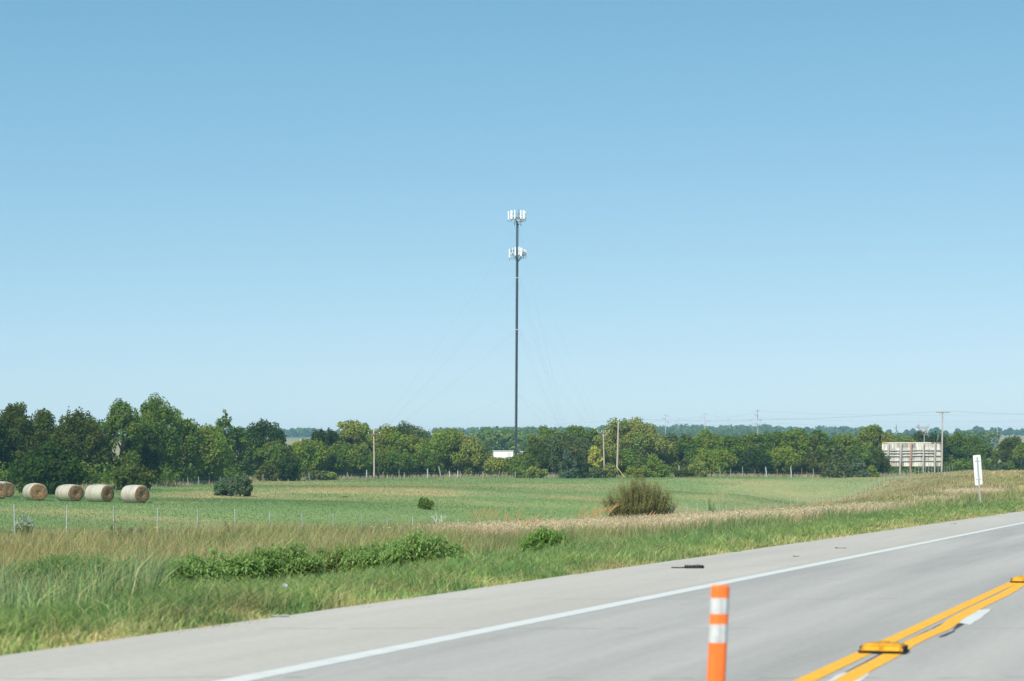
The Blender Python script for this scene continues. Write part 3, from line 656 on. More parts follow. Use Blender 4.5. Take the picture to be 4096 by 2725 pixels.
for yy, r in ((660, .12), (694, .15), (732, .13), (798, .12)):
    b = MB(); b.tube([(xl, -.02 - r * .2, bz_(sy_(yy - 1))), (xl * .3, -.03, bz_(sy_(yy + 3))), (xr * .35, -.03, bz_(sy_(yy - 4))), (xr - (.8 if yy == 694 else 0), -.02, bz_(sy_(yy + 2)))], r * .78, 8); b.build('stringer', M_stringer, be, True)

# ------------------------------------------------------------------ trees
def leaf_quads(c, nrm, size, aspect, rg):
    n = len(c); r = rg.normal(size=(n, 3)); a = np.cross(nrm, r); a /= np.linalg.norm(a, axis=1, keepdims=True) + 1e-9
    b = np.cross(nrm, a); b /= np.linalg.norm(b, axis=1, keepdims=True) + 1e-9
    s = size[:, None] if np.ndim(size) else size
    V = np.stack([c - a * s, c + b * s * aspect + a * s * .15, c + a * s, c - b * s * aspect + a * s * .15], 1)
    return V.reshape(-1, 3), np.arange(4 * n, dtype=np.int32).reshape(n, 4)
def clump_leaves(cc, rc, counts, rg, up=.35, size=.26, vert=1.0, ctr=None):
    idc = np.repeat(np.arange(len(cc)), counts); n = len(idc)
    d = rg.normal(size=(n, 3)); d /= np.linalg.norm(d, axis=1, keepdims=True)
    rad = rg.uniform(0.25, 1.08, n) ** .6
    p = cc[idc] + d * rc[idc][:, None] * rad[:, None] * np.stack([np.ones(n), np.ones(n), np.broadcast_to(vert, (len(cc),))[idc]], -1)
    nr = d * .8 + rg.normal(size=(n, 3)) * .75 + np.array([0, 0, up]); nr /= np.linalg.norm(nr, axis=1, keepdims=True)
    return p, nr, idc, size * rg.uniform(.6, 1.35, n)
def tree_crown(rg, H, W, kind, ls):
    """clump centres, radii inside a crown of height H, half-width W standing on z = 0"""
    if kind == 'conifer':
        n = int(46 + W * H * 3.0); h = rg.uniform(0.03, 1, n) ** 1.15; rr = W * (1.03 - h) ** .75 * rg.uniform(.45, 1, n); a = rg.uniform(0, 2 * np.pi, n)
        cc = np.stack([rr * np.cos(a), rr * np.sin(a), h * H * .97], -1); rc = (.10 + .16 * (1 - h)) * W * rg.uniform(.8, 1.4, n) + .1
        return cc, rc, np.full(n, 1.15)
    cb = {'broad': .0, 'bush': .0, 'tall': .06, 'big': .0}[kind]
    n = int({'broad': 46, 'bush': 34, 'tall': 46, 'big': 95}[kind] + W * H * .6)
    d = rg.normal(size=(n, 3)); d /= np.linalg.norm(d, axis=1, keepdims=True); r = rg.uniform(.35, 1, n) ** .5
    rcm = {'broad': .26, 'bush': .27, 'tall': .27, 'big': .165}[kind]
    rc = W * rg.uniform(.6, 1.35, n) * rcm
    zc = (cb + 1) / 2 * H * (.88 if kind == 'bush' else 1); hz = (1 - cb) / 2 * H
    pz = d[:, 2] * r * np.maximum(hz - rc * .8, .2); wide = 1.08 - .26 * np.clip(pz / hz, -1, 1) - .18 * np.clip(-pz / hz, 0, 1)
    lob = 1 + .18 * np.sin(np.arctan2(d[:, 1], d[:, 0]) * 3 + rg.uniform(0, 6)) 
    cc = np.stack([d[:, 0] * r * (W - rc * .7) * wide * lob, d[:, 1] * r * (W - rc * .7) * wide * lob, zc + pz], -1)
    vert = np.full(len(cc), 1.25 if kind == 'tall' else 1.05)
    m = int({'broad': 20, 'tall': 22, 'bush': 12, 'big': 22}[kind]); a = rg.uniform(0, 2 * np.pi, m); q = rg.uniform(0, .92, m) ** .7 * W      # upright twig sprays feather the outline
    top = H * (1 - (.52 if kind != 'big' else .42) * (q / W) ** 2.2) * rg.uniform(.90, 1.0, m); r2 = W * rg.uniform(.045, .095, m) + .06; v2 = rg.uniform(1.8, 3.2, m)
    cc = np.concatenate([cc, np.stack([q * np.cos(a), q * np.sin(a), top - r2 * v2], -1)]); rc = np.concatenate([rc, r2]); vert = np.concatenate([vert, v2])
    if kind == 'bush':                        # boughs that reach down to the grass
        a = rg.uniform(0, 2 * np.pi, 14); q = rg.uniform(.35, .8, 14) * W
        cc = np.concatenate([cc, np.stack([q * np.cos(a), q * np.sin(a), rg.uniform(.06, .22, 14) * H], -1)]); rc = np.concatenate([rc, W * rg.uniform(.2, .3, 14)]); vert = np.concatenate([vert, np.full(14, .8)])
    cc[:, 2] = np.maximum(cc[:, 2], rc * .5)
    return cc, rc, vert
TINT = {'dark': (.060, .106, .020), 'olive': (.108, .146, .027), 'mid': (.152, .226, .038), 'bright': (.220, .292, .042), 'light': (.285, .335, .080), 'yellowish': (.335, .350, .070), 'greyish': (.142, .185, .062), 'cedar': (.130, .188, .098), 'yellow': (.58, .55, .11), 'brown': (.30, .255, .085)}
def make_crown(rg, H, W, kind, tint, ls=.26, dens=9.0, accent=None):
    cc, rc, vert = tree_crown(rg, H, W, kind, ls)
    counts = np.clip((rc ** 2 * 12.6 * dens * (.26 / ls) ** 2 * np.sqrt(vert)).astype(int), 16, 600)
    p, nr, idc, sz = clump_leaves(cc, rc, counts, rg, .35, ls, vert)
    ok = p[:, 2] > .02; p, nr, idc, sz = p[ok], nr[ok], idc[ok], sz[ok]
    base = np.array(TINT[tint])
    cv = base[None] * (1 + rg.normal(size=(len(cc), 1)) * .11) * (1 + rg.normal(size=(len(cc), 3)) * np.array([.09, .04, .12]))
    if accent:
        am = rg.uniform(size=len(cc)) < accent[1]; cv[am] = (np.array(TINT[accent[0]]) * .6 + base * .4) * rg.uniform(.8, 1.1, (am.sum(), 1))
    col = np.clip(cv[idc] * (1 + rg.normal(size=(len(p), 1)) * .09), .004, .9)
    V, Fq = leaf_quads(p, nr, sz, .55, rg)
    return V, Fq, np.repeat(col, 4, axis=0), cc, rc
def trunk_mb(rg, H, W, cc, r0, n_limb=7, frac=.8):
    b = MB(); P = [(0, 0, -.25)]; x = y = 0
    for k in (.18, .38, .58, frac):
        x += rg.normal() * W * .05; y += rg.normal() * W * .05; P.append((x, y, H * k))
    b.tube(P, [r0, r0 * .85, r0 * .65, r0 * .42, r0 * .15], 8)
    if len(cc):
        for i in rg.choice(len(cc), min(n_limb, len(cc)), replace=False):
            c = cc[i]; k = min(.7, max(.12, c[2] / H * .6)); s = Vector((P[1][0], P[1][1], H * k)); m = s.lerp(Vector(c), .5) + Vector((0, 0, W * .08))
            b.tube([s, m, c], [r0 * .42, r0 * .28, r0 * .08], 6)
    return b
def tree(name, x, ytop, hw, D, kind, tint, label, cat='tree', ls=.26, accent=None, base=None, dens=9.0, group=None, barkm=None):
    rg = np.random.default_rng(abs(hash((x, ytop))) % (2 ** 31) if False else int(x * 7 + ytop * 13 + 100000))
    q = gpt(x, D); H = max(.5, px(x, ytop, D).z - q.z) * 1.035; W = hw / F * D * (1.16 if group == HG else 1.0)
    e = empty(name, q); tag(e, label, cat, group)
    V, Fq, col, cc, rc = make_crown(rg, H, W, kind, tint, ls, dens, accent)
    poly_mesh('crown', V, Fq, col, M_leaf, e)
    trunk_mb(rg, H, W, cc, .035 * H ** .9 + .03, 9 if kind != 'conifer' else 0, .8 if kind != 'conifer' else .95).build('trunk', barkm or M_bark, e, True)
    return e
HG = 'hedgerow trees across the pasture'
T = [ # name, x, ytop, half-width, depth offset from the hedge line, kind, tint, label, accent
 ('hedgerow_tree', -75, 1608, 100, 12, 'broad', 'dark', 'dark tree cut by the photo edge behind the half hidden bales', None),
 ('hedgerow_tree', 62, 1606, 110, 14, 'broad', 'olive', 'dark olive broad tree above the left end of the bale row', None),
 ('hedgerow_tree', 168, 1640, 80, 20, 'broad', 'olive', 'olive tree between two dark crowns above the large round bush', None),
 ('hedgerow_tree', 296, 1628, 105, 12, 'broad', 'olive', 'olive dark tree with twiggy top above the second and third bales', None),
 ('hedgerow_tree', 392, 1680, 60, 16, 'broad', 'dark', 'lower dark tree in the dip before the two tallest trees', None),
 ('hedgerow_tree', 486, 1606, 80, 10, 'tall', 'mid', 'tall spiky topped green tree above the last bale of the row', None),
 ('hedgerow_tree', 632, 1590, 92, 14, 'tall', 'mid', 'tallest tree of the hedgerow, with pointed twin tops', ('light', .06)),
 ('hedgerow_tree', 570, 1700, 85, 4, 'broad', 'dark', 'dark shaded tree under the tallest hedgerow tree', None),
 ('hedgerow_tree', 735, 1668, 80, 8, 'broad', 'mid', 'green tree sloping down right of the tallest hedgerow tree', ('yellowish', .06)),
 ('hedgerow_tree', 899, 1644, 44, 16, 'broad', 'mid', 'small round treetop standing alone above its neighbours', None),
 ('hedgerow_tree', 826, 1690, 105, 3, 'broad', 'bright', 'bright yellow green tree behind the pair of cedar bushes', ('yellowish', .14)),
 ('hedgerow_tree', 955, 1705, 60, 10, 'broad', 'mid', 'green tree just right of the small lone round treetop', None),
 ('hedgerow_tree', 1058, 1688, 88, 12, 'broad', 'dark', 'dark rounded tree left of the half buried pole', None),
 ('hedgerow_tree', 1105, 1762, 80, 2, 'broad', 'mid', 'low green tree in front of the dark rounded one', ('olive', .1)),
 ('hedgerow_tree', 1228, 1752, 85, 6, 'broad', 'bright', 'low bright tree where the far meadow shows over the hedgerow', None),
 ('hedgerow_tree', 1300, 1708, 70, 10, 'broad', 'dark', 'dark tree standing right of the far meadow gap', None),
 ('hedgerow_tree', 1402, 1680, 72, 9, 'broad', 'light', 'yellow green tree with a rounded top left of the bare crossarm pole', ('yellowish', .2)),
 ('hedgerow_tree', 1462, 1690, 62, 12, 'broad', 'bright', 'bright tree rising directly behind the bare crossarm pole', ('yellowish', .1)),
 ('hedgerow_tree', 1380, 1770, 90, 1, 'broad', 'mid', 'green tree filling the foot left of the bare crossarm pole', ('yellowish', .05)),
 ('hedgerow_tree', 1548, 1702, 85, 6, 'broad', 'bright', 'bright green tree right of the bare crossarm pole', ('yellowish', .05)),
 ('hedgerow_tree', 1618, 1696, 95, 40, 'broad', 'greyish', 'grey green tree standing farther back behind bright crowns', None),
 ('hedgerow_tree', 1628, 1742, 85, 3, 'broad', 'bright', 'bright green tree beside the pale yellow patch of leaves', ('yellowish', .08)),
 ('hedgerow_tree', 1560, 1800, 85, -2, 'broad', 'mid', 'low mid green tree at the hedge foot right of the bare pole', None),
 ('hedgerow_tree', 1795, 1708, 108, 5, 'broad', 'bright', 'large light green tree left of the mast, tinged yellow', ('yellowish', .12)),
 ('hedgerow_tree', 1885, 1742, 68, 2, 'broad', 'light', 'yellowing tree on the flank of the large light green tree', ('yellowish', .4)),
 ('hedgerow_tree', 1700, 1800, 70, 0, 'broad', 'mid', 'low green tree left of the large light green tree', None),
 ('hedgerow_tree', 1990, 1822, 62, 0, 'bush', 'light', 'low yellow green bushy tree below the white shelter', ('yellowish', .3)),
 ('hedgerow_tree', 2078, 1810, 60, -2, 'bush', 'mid', 'low green bushy tree just below the mast foot', None),
 ('hedgerow_tree', 2180, 1704, 66, 9, 'broad', 'bright', 'yellow green tree rising right of the mast foot', ('yellowish', .1)),
 ('hedgerow_tree', 2148, 1770, 60, 3, 'broad', 'olive', 'olive tree below the yellow green one by the mast foot', None),
 ('hedgerow_tree', 2262, 1736, 110, 3, 'broad', 'greyish', 'wide grey green tree left of the two close poles', None),
 ('hedgerow_tree', 2308, 1692, 60, 12, 'broad', 'mid', 'green tree peaking behind the wide grey green one', None),
 ('hedgerow_tree', 2368, 1716, 55, 14, 'broad', 'mid', 'green tree left of the cottonwood, behind the shorter pole', None),
 ('cottonwood_tree', 2528, 1672, 138, 12, 'big', 'light', 'big round light green cottonwood behind the tallest wooden pole', ('yellowish', .12)),
 ('hedgerow_tree', 2516, 1796, 75, 2, 'broad', 'mid', 'darker green tree under the big cottonwood', None),
 ('hedgerow_tree', 2430, 1800, 55, 0, 'bush', 'olive', 'low olive tree between the two close poles', ('yellowish', .15)),
 ('hedgerow_tree', 2676, 1732, 60, 12, 'broad', 'greyish', 'dark grey green tree on the right flank of the cottonwood', None),
 ('hedgerow_tree', 2745, 1735, 66, 8, 'broad', 'mid', 'green tree second right of the cottonwood', None),
 ('hedgerow_tree', 2832, 1722, 80, 9, 'broad', 'bright', 'bright tree in the low hedge below the far steel poles', None),
 ('hedgerow_tree', 2856, 1800, 85, 1, 'broad', 'bright', 'low bright green tree at the hedge foot below the far steel poles', None),
 ('hedgerow_tree', 2925, 1731, 70, 11, 'broad', 'mid', 'mid green tree below the steel pole between two taller ones', None),
 ('hedgerow_tree', 3005, 1726, 76, 9, 'broad', 'mid', 'deep green tree below the tallest steel pole', None),
 ('hedgerow_tree', 2990, 1790, 80, 3, 'broad', 'dark', 'dark tree at the hedge foot below the tallest steel pole', None),
 ('hedgerow_tree', 3095, 1718, 70, 10, 'broad', 'mid', 'green tree first right of the tallest steel pole', None),
 ('hedgerow_tree', 3172, 1714, 74, 9, 'broad', 'bright', 'bright tree second right of the tallest steel pole', None),
 ('hedgerow_tree', 3130, 1790, 75, 3, 'broad', 'bright', 'low bright tree at the foot left of the big pale cedar', None),
 ('hedgerow_tree', 3282, 1722, 75, 9, 'broad', 'mid', 'green tree behind and left of the big pale cedar tip', ('dark', .1)),
 ('hedgerow_tree', 3262, 1800, 55, 2, 'broad', 'olive', 'olive tree with bare twigs left of the big pale cedar', ('brown', .15)),
 ('hedgerow_tree', 3376, 1733, 70, 11, 'broad', 'bright', 'bright tree directly above the big pale cedar', None),
 ('hedgerow_tree', 3425, 1770, 65, 6, 'broad', 'mid', 'green tree between the big pale cedar and the billboard', None),
 ('hedgerow_tree', 3498, 1698, 78, 30, 'broad', 'bright', 'tall bright green tree at the left end of the billboard', None),
 ('hedgerow_tree', 3500, 1800, 55, 12, 'broad', 'olive', 'olive twiggy tree at the billboard left edge', ('yellowish', .06)),
 ('hedgerow_tree', 3612, 1742, 62, 34, 'broad', 'bright', 'green tree showing above the middle of the billboard', None),
 ('hedgerow_tree', 3682, 1728, 48, 44, 'broad', 'olive', 'pale olive tree below the bare dead tree', None),
 ('hedgerow_tree', 3748, 1728, 58, 36, 'broad', 'dark', 'dark green tree directly behind the braced crossarm pole', None),
 ('hedgerow_tree', 3822, 1728, 62, 34, 'broad', 'mid', 'dark tree first right of the braced crossarm pole', None),
 ('hedgerow_tree', 3890, 1742, 62, 36, 'broad', 'mid', 'green tree behind the roadside sign top', None),
 ('hedgerow_tree', 3948, 1778, 42, 38, 'broad', 'mid', 'low tree ending the hedgerow right of the roadside sign', None),
 ('hedgerow_tree', 4052, 1746, 62, 45, 'broad', 'olive', 'olive tree in the separate clump at the right photo edge', None),
 ('hedgerow_tree', 4112, 1762, 58, 40, 'broad', 'bright', 'brighter tree cut by the right photo edge', None),
 ('hedgerow_tree', 4085, 1826, 42, 20, 'bush', 'dark', 'dark bushy tree at the foot of the right edge clump', None),
]
for nm, x, yt, hw, off, kind, tint, lab, acc in T:
    tree(nm, x, yt, hw, DT(x) + 5 + off, kind, tint, lab, 'tree', accent=acc, group=HG, ls=.16 if DT(x) < 300 else .20)
SG = 'shrubs at the hedgerow foot'
S = [('round_bush', 190, 1762, 150, 236, 'bush', 'dark', 'large dense dark green round bush directly behind the bales', None),
 ('olive_bush', 528, 1856, 90, 255, 'bush', 'olive', 'dull olive bush behind the last bale of the row', None),
 ('olive_bush', 1067, 1852, 48, 349, 'bush', 'olive', 'brownish olive bush at the hedge foot below the dark rounded tree', ('brown', .3)),
 ('olive_bush', 1268, 1880, 50, 360, 'bush', 'greyish', 'pale grey green bush at the hedge foot left of the bare crossarm pole', None),
 ('hedge_shrub', 1316, 1886, 34, 361, 'bush', 'light', 'small pale shrub right beside the pale grey green bush', None),
 ('hedge_shrub', 1154, 1820, 55, 352, 'bush', 'dark', 'dark shrub below the half buried pole', None),
 ('hedge_shrub', 2135, 1864, 48, 384, 'bush', 'light', 'pale green shrub at the hedge foot right of the mast', None),
 ('hedge_shrub', 2090, 1856, 40, 386, 'bush', 'mid', 'mid green shrub at the hedge foot under the mast', None),
 ('cedar_tree', 2272, 1802, 46, 383, 'conifer', 'cedar', 'dark pointed cedar left of the yellow tree', None),
 ('cedar_tree', 2318, 1816, 36, 384, 'conifer', 'dark', 'smaller dark cedar between the pointed cedar and yellow tree', None),
 ('yellow_tree', 2381, 1778, 30, 386, 'tall', 'yellow', 'small bright yellow tree left of the shorter pole', None),
 ('hedge_shrub', 2385, 1862, 38, 384, 'bush', 'greyish', 'grey shrub under the bright yellow tree', None),
 ('hedge_shrub', 2440, 1850, 30, 386, 'bush', 'light', 'yellow green shrub between the two close poles', ('yellowish', .4)),
 ('cedar_tree', 2616, 1820, 62, 388, 'conifer', 'bright', 'bright green wide cedar behind the brown bush', None),
 ('hedge_shrub', 2545, 1862, 48, 387, 'bush', 'bright', 'bright shrub behind the brown bush, under the cottonwood', None),
 ('hedge_shrub', 2726, 1866, 36, 389, 'bush', 'olive', 'dull olive shrub by the thick white fence post', ('brown', .2)),
 ('hedge_shrub', 2795, 1836, 46, 390, 'bush', 'light', 'rounded light green shrub right of the thick white fence post', None),
 ('cedar_tree', 3350, 1786, 58, 398, 'conifer', 'greyish', 'big pale grey green cedar left of the billboard', None),
 ('cedar_tree', 3430, 1836, 48, 400, 'conifer', 'cedar', 'middle sized cedar between the big pale cedar and billboard', None),
 ('cedar_tree', 3487, 1866, 36, 400, 'conifer', 'bright', 'small green cedar just left of the billboard posts', None),
 ('hedge_shrub', 3600, 1880, 40, 440, 'bush', 'mid', 'green shrub under the billboard between its first posts', None),
 ('hedge_shrub', 3675, 1888, 20, 405, 'bush', 'bright', 'small shrub in the fence line below the billboard', None),
 ('hedge_shrub', 3820, 1874, 36, 440, 'bush', 'olive', 'low olive shrub right of the braced crossarm pole foot', None),
 ('hedge_shrub', 3941, 1840, 14, 430, 'bush', 'mid', 'narrow dark shrub right beside the roadside sign', None),
 ('hedge_shrub', 3998, 1846, 30, 425, 'bush', 'cedar', 'dark rounded shrub standing on the far tan slope', None),
 ('hedge_shrub', 4036, 1838, 26, 425, 'bush', 'mid', 'green shrub right of the dark one on the far tan slope', None),
]
for nm, x, yt, hw, D, kind, tint, lab, acc in S:
    tree(nm, x, yt, hw, D, kind, tint, lab, 'cedar' if 'cedar' in nm else ('tree' if 'tree' in nm else 'shrub'), accent=acc, ls=.2, dens=8, group=SG)
# cedars and the brown bush out in the open
tree('cedar_bush', 895, 1912, 44, 231, 'bush', 'cedar', 'left one of the joined pair of blue green cedar bushes', 'shrub', ls=.11, dens=10)
tree('cedar_bush', 962, 1894, 52, 229, 'bush', 'cedar', 'right and taller one of the joined pair of cedar bushes', 'shrub', ls=.11, dens=10)
tree('cedar_bush', 1701, 1988, 36, 200, 'bush', 'mid', 'small lone green cedar bush in the middle of the pasture', 'shrub', ls=.08, dens=10)

# hedge bottom: brambles and saplings nobody could count
rg = np.random.default_rng(99); n = 1900; ux = rg.uniform(-250, 3960, n)
Dd = np.array([DT(a) for a in ux]) + rg.uniform(6, 26, n) + np.where(ux > 3500, 22, 0); XX = (ux - 2048) / F * Dd; ZZ = ground_h(XX, Dd)
hgt_ = rg.uniform(.5, 2.8, n) * np.where(ux < 1000, 1.25, 1); cc = np.stack([XX, Dd, ZZ + hgt_ * .5], -1); rc = hgt_ * .5
gap = (ux > 1930) & (ux < 2110); cc[gap, 2] -= .5
cn = np.full(n, 90); p, nr, idc, sz = clump_leaves(cc, rc, cn, rg, .3, .2, 1.1)
col = np.array(TINT['mid'])[None] * rg.uniform(.5, 1.3, (n, 1))[idc] * (1 + rg.normal(size=(len(p), 3)) * .12)
V, Fq = leaf_quads(p, nr, sz, .55, rg)
tag(poly_mesh('undergrowth', V, Fq, np.repeat(np.clip(col, .005, 1), 4, 0), M_leaf), kind='stuff')

# bare trees and stalks
def bare_tree(name, x, ytop, hw, D, label, mat, r0, depth=4, cat='dead tree', group=None, zoff=0.0, spread=.5, trunk=.42):
    q = gpt(x, D); q.z += zoff; H = px(x, ytop, D).z - q.z; W = hw / F * D; e = empty(name, q); tag(e, label, cat, group)
    rnd = random.Random(int(x)); b = MB()
    def grow(p, d, L, r, k):
        m = p + d * L * .5 + Vector((rnd.uniform(-1, 1), rnd.uniform(-1, 1), 0)) * L * .06; c = p + d * L
        b.tube([p, m, c], [r, r * .8, r * .6], 5 if k < 2 else 4, cap=False)
        if k < depth:
            for i in range(3 if k else 4):
                a = rnd.uniform(0, 6.28); s = rnd.uniform(.3, .9) * spread
                nd = (d + Vector((math.cos(a), math.sin(a), rnd.uniform(-.1, .35))) * s * 1.5).normalized()
                grow(p + d * L * (rnd.uniform(.6, 1) if k or trunk < .5 else rnd.uniform(.93, 1)), nd, (L * rnd.uniform(.6, .82) if k or trunk < .5 else H * (1 - trunk) * rnd.uniform(.38, .5)), r * .58, k + 1)
    grow(Vector((0, 0, -.1)), Vector((0, 0, 1)), H * trunk, r0, 0)
    b.build('branches', mat, e); return e
bare_tree('dead_tree', 3697, 1688, 22, 452, 'leafless grey dead tree standing above the hedgerow near the braced pole', M_deadwood, .11, 4, trunk=.74, spread=.55)
bare_tree('dead_sapling', 1752, 2044, 16, 122, 'white leafless sapling beside the leafy weeds at the wire fence', plain('bleached_twig', (.72, .72, .70), .8, var=.1), .018, 3, 'dead sapling')
bare_tree('dead_sapling', 1070, 1972, 8, 225, 'short dark bare sapling out in the pasture', M_bark, .05, 2, 'dead sapling')
bare_tree('dry_weed_stalk', 2880, 1930, 22, 165, 'tall thin straw coloured weed stalk right of the brown bush', plain('straw_stalk', (.50, .44, .22), .9, var=.1), .020, 4, 'weed', spread=.35)

# ------------------------------------------------------------------ guyed cell mast
TD = 755.0; tq = gpt(2064, TD); tw = empty('cell_tower', tq); tag(tw, 'tall guyed lattice mast carrying two rings of white cellular antennas', 'cell tower')
def tz(y): return px(0, y, TD).z - tq.z
SCT = TD / F
Htop = tz(885); lx = lambda z: 6.0 * SCT * z / Htop           # slight lean seen in the photo
fw = .43
legs = [(fw * math.cos(R(a)), fw * math.sin(R(a))) for a in (200, 320, 80)]
b = MB()
for lx_, ly_ in legs: b.tube([(lx_, ly_, -1), (lx_ + lx(Htop), ly_, Htop)], .055, 6)
z = 0.0; k = 0
while z < Htop - 1.1:
    for i in range(3):
        a, c = legs[i], legs[(i + 1) % 3]; o1, o2 = lx(z), lx(z + 1.1)
        b.tube([(a[0] + o1, a[1], z), (c[0] + o1, c[1], z)], .026, 4, cap=False)
        s, e_ = (a, c) if k % 2 else (c, a); b.tube([(s[0] + o1, s[1], z), (e_[0] + o2, e_[1], z + 1.1)], .022, 4, cap=False)
    z += 1.1; k += 1
b.build('mast', M_mast, tw)
zlow = tz(1030)
b = MB(); b.box((lx(Htop / 2) - .09, -.10, Htop / 2), (.40, .30, Htop), Matrix.Rotation(lx(Htop) / Htop, 3, 'Y')); b.build('coax_bundle', M_mastcable, tw)
b = MB(); b.box((lx(zlow / 2) + .14, -.06, zlow / 2), (.34, .24, zlow), Matrix.Rotation(lx(Htop) / Htop, 3, 'Y')); b.build('coax_bundle', M_mastcable, tw)
b = MB(); zt2 = tz(838); b.tube([(lx(Htop) + .38, 0, tz(875)), (lx(Htop) + .38, 0, zt2)], .05, 6); b.box((lx(Htop) + .38, 0, zt2), (.35, .1, .08)); b.build('lightning_rod', M_mast, tw)
def ring_mount(y_mid, panels, small, label_y):
    zc = tz(y_mid); x0 = lx(zc) + .2
    b = MB(); rad = 2.2; tri = [(rad * 1.15 * math.cos(R(a)), rad * 1.15 * math.sin(R(a))) for a in (0, 60, 120, 180, 240, 300)]
    for dz in (-.75, .55):
        for i in range(6): b.tube([(tri[i][0] + x0, tri[i][1], zc + dz), (tri[(i + 1) % 6][0] + x0, tri[(i + 1) % 6][1], zc + dz)], .07, 5)
    for i in (0, 2, 4, 1, 3, 5):
        b.tube([(x0, 0, zc - .75), (tri[i][0] + x0, tri[i][1], zc - .75)], .05, 5); b.tube([(x0, 0, zc - 2.9), (tri[i][0] * .75 + x0, tri[i][1] * .75, zc - .9)], .09, 5)
    mnt = b.build('antenna_mount', M_mast, tw)
    for dx, wd, y0, y1, depth in panels:
        b = MB(); za, zb = tz(y1), tz(y0); yy = depth * math.sqrt(max(.2, 2.75 ** 2 - min(2.6, abs(dx)) ** 2)); b.box((x0 + dx, yy, (za + zb) / 2), (wd, .20, zb - za)); b.build('antenna_panel', M_panel, mnt, bevel=.05)
        b = MB(); b.tube([(x0 + dx, yy * .93, za - .5), (x0 + dx, yy * .93, zb - .2)], .045, 6); b.box((x0 + dx, yy * .93, za - .14), (wd * .6, .16, .26)); b.tube([(x0 + dx - .1, yy * .9, za - .1), (x0 + dx - .18, yy * .7, za - .7), (x0 + dx * .5, yy * .4, za - .5)], .035, 5); b.build('antenna_bracket', M_mast, mnt)
    for dx, wd, y0, y1, depth in small:
        b = MB(); za, zb = tz(y1), tz(y0); b.box((x0 + dx, depth, (za + zb) / 2), (wd, .3, zb - za)); b.build('radio_unit', M_radio, mnt)
s_ = lambda a: (a / 6.533 - 122.5) * SCT      # crop column -> metres from the mast axis
r_ = lambda a: 820 + a / 6.533
ring_mount(r_(285), [(s_(548), .42, r_(172), r_(388), -.5), (s_(625), .66, r_(163), r_(388), -1), (s_(710), .42, r_(160), r_(392), -1), (s_(868), .42, r_(160), r_(388), -1), (s_(942), .60, r_(163), r_(388), -1), (s_(986), .30, r_(172), r_(390), -.2), (s_(760), .36, r_(190), r_(380), 1), (s_(900), .34, r_(205), r_(390), 1)],
           [(s_(695), .36, r_(405), r_(445), -1.6), (s_(900), .4, r_(390), r_(430), -.8), (s_(830), .5, r_(440), r_(500), -.5), (s_(700), .35, r_(450), r_(540), .6), (s_(875), .35, r_(455), r_(540), .6), (s_(660), .3, r_(235), r_(300), 1.5)], 0)
ring_mount(r_(1250), [(s_(580), .36, r_(1155), r_(1388), -.4), (s_(663), .22, r_(1135), r_(1270), -.8), (s_(730), .40, r_(1125), r_(1352), -1), (s_(828), .36, r_(1118), r_(1340), -1), (s_(880), .52, r_(1142), r_(1365), -1), (s_(918), .20, r_(1150), r_(1300), -.6), (s_(968), .62, r_(1180), r_(1235), -.7), (s_(1012), .24, r_(1185), r_(1340), -.1), (s_(630), .3, r_(1180), r_(1340), .8), (s_(950), .3, r_(1200), r_(1350), .9)],
           [(s_(682), .4, r_(1180), r_(1235), -1.2), (s_(650), .5, r_(1270), r_(1370), -.6), (s_(960), .5, r_(1255), r_(1330), -.6), (s_(1005), .3, r_(1260), r_(1340), -.4)], 0)
anchors = [Vector((-50, 14, 0)), Vector((28.5, -45, 0)), Vector((19, 52, 0))]
for yy in (1112, 1319):
    zc = tz(yy); b = MB(); x0 = lx(zc)
    b.box((x0 - .1, -.45, zc), (1.1, .12, .25)); b.box((x0 + .75, -.1, zc), (.9, .12, .2)); b.tube([(x0 - .6, -.4, zc), (x0 + .2, .9, zc)], .06, 5); b.tube([(x0 + 1.15, -.1, zc), (x0 + .2, .9, zc)], .06, 5)
    b.build('star_mount', M_galv, tw)
for yy, offs in ((905, (0,)), (1112, (-.5, .5)), (1319, (-.5, .5)), (1573, (0,))):
    for a in anchors:
        for of in offs:
            zc = tz(yy); a2 = a.copy(); a2.z = gz(tq.x + a.x, tq.y + a.y) - tq.z + .3
            st = Vector((lx(zc) + .25 + of * 1.1, -.2, zc))
            wire_span('guy_wire', st, a2 + Vector((of * .6, 0, 0)), 1.4 * (zc / 78), .012, M_guy, tw, 14)

# mast compound: shelter and cabinet
q = gpt(2012, 700.0); e = empty('equipment_shelter', q, R(6)); tag(e, 'long white shelter half hidden by trees at the mast foot', 'shelter')
hs = px(0, 1803, 700).z - q.z
b = MB(); b.box((0, 0, hs / 2 - .1), (5.6, 2.6, hs - .2)); b.build('wall', M_white, e)
b = MB(); b.box((0, 0, hs - .1), (5.9, 2.9, .2)); b.build('roof', M_roofgrey, e)
b = MB(); b.box((1.6, -1.31, 1.0), (.9, .05, 2.0)); b.build('door', M_roofgrey, e)
q = gpt(2092, 705.0); e = empty('equipment_cabinet', q); tag(e, 'small white cabinet glimpsed through leaves right of the mast foot', 'cabinet')
hs = px(0, 1806, 705).z - q.z
b = MB(); b.box((0, 0, hs / 2), (1.5, .9, hs)); b.build('housing', M_white, e, bevel=.04)
b = MB(); b.box((0, 0, hs + .05), (1.7, 1.1, .1)); b.build('lid', M_roofgrey, e)

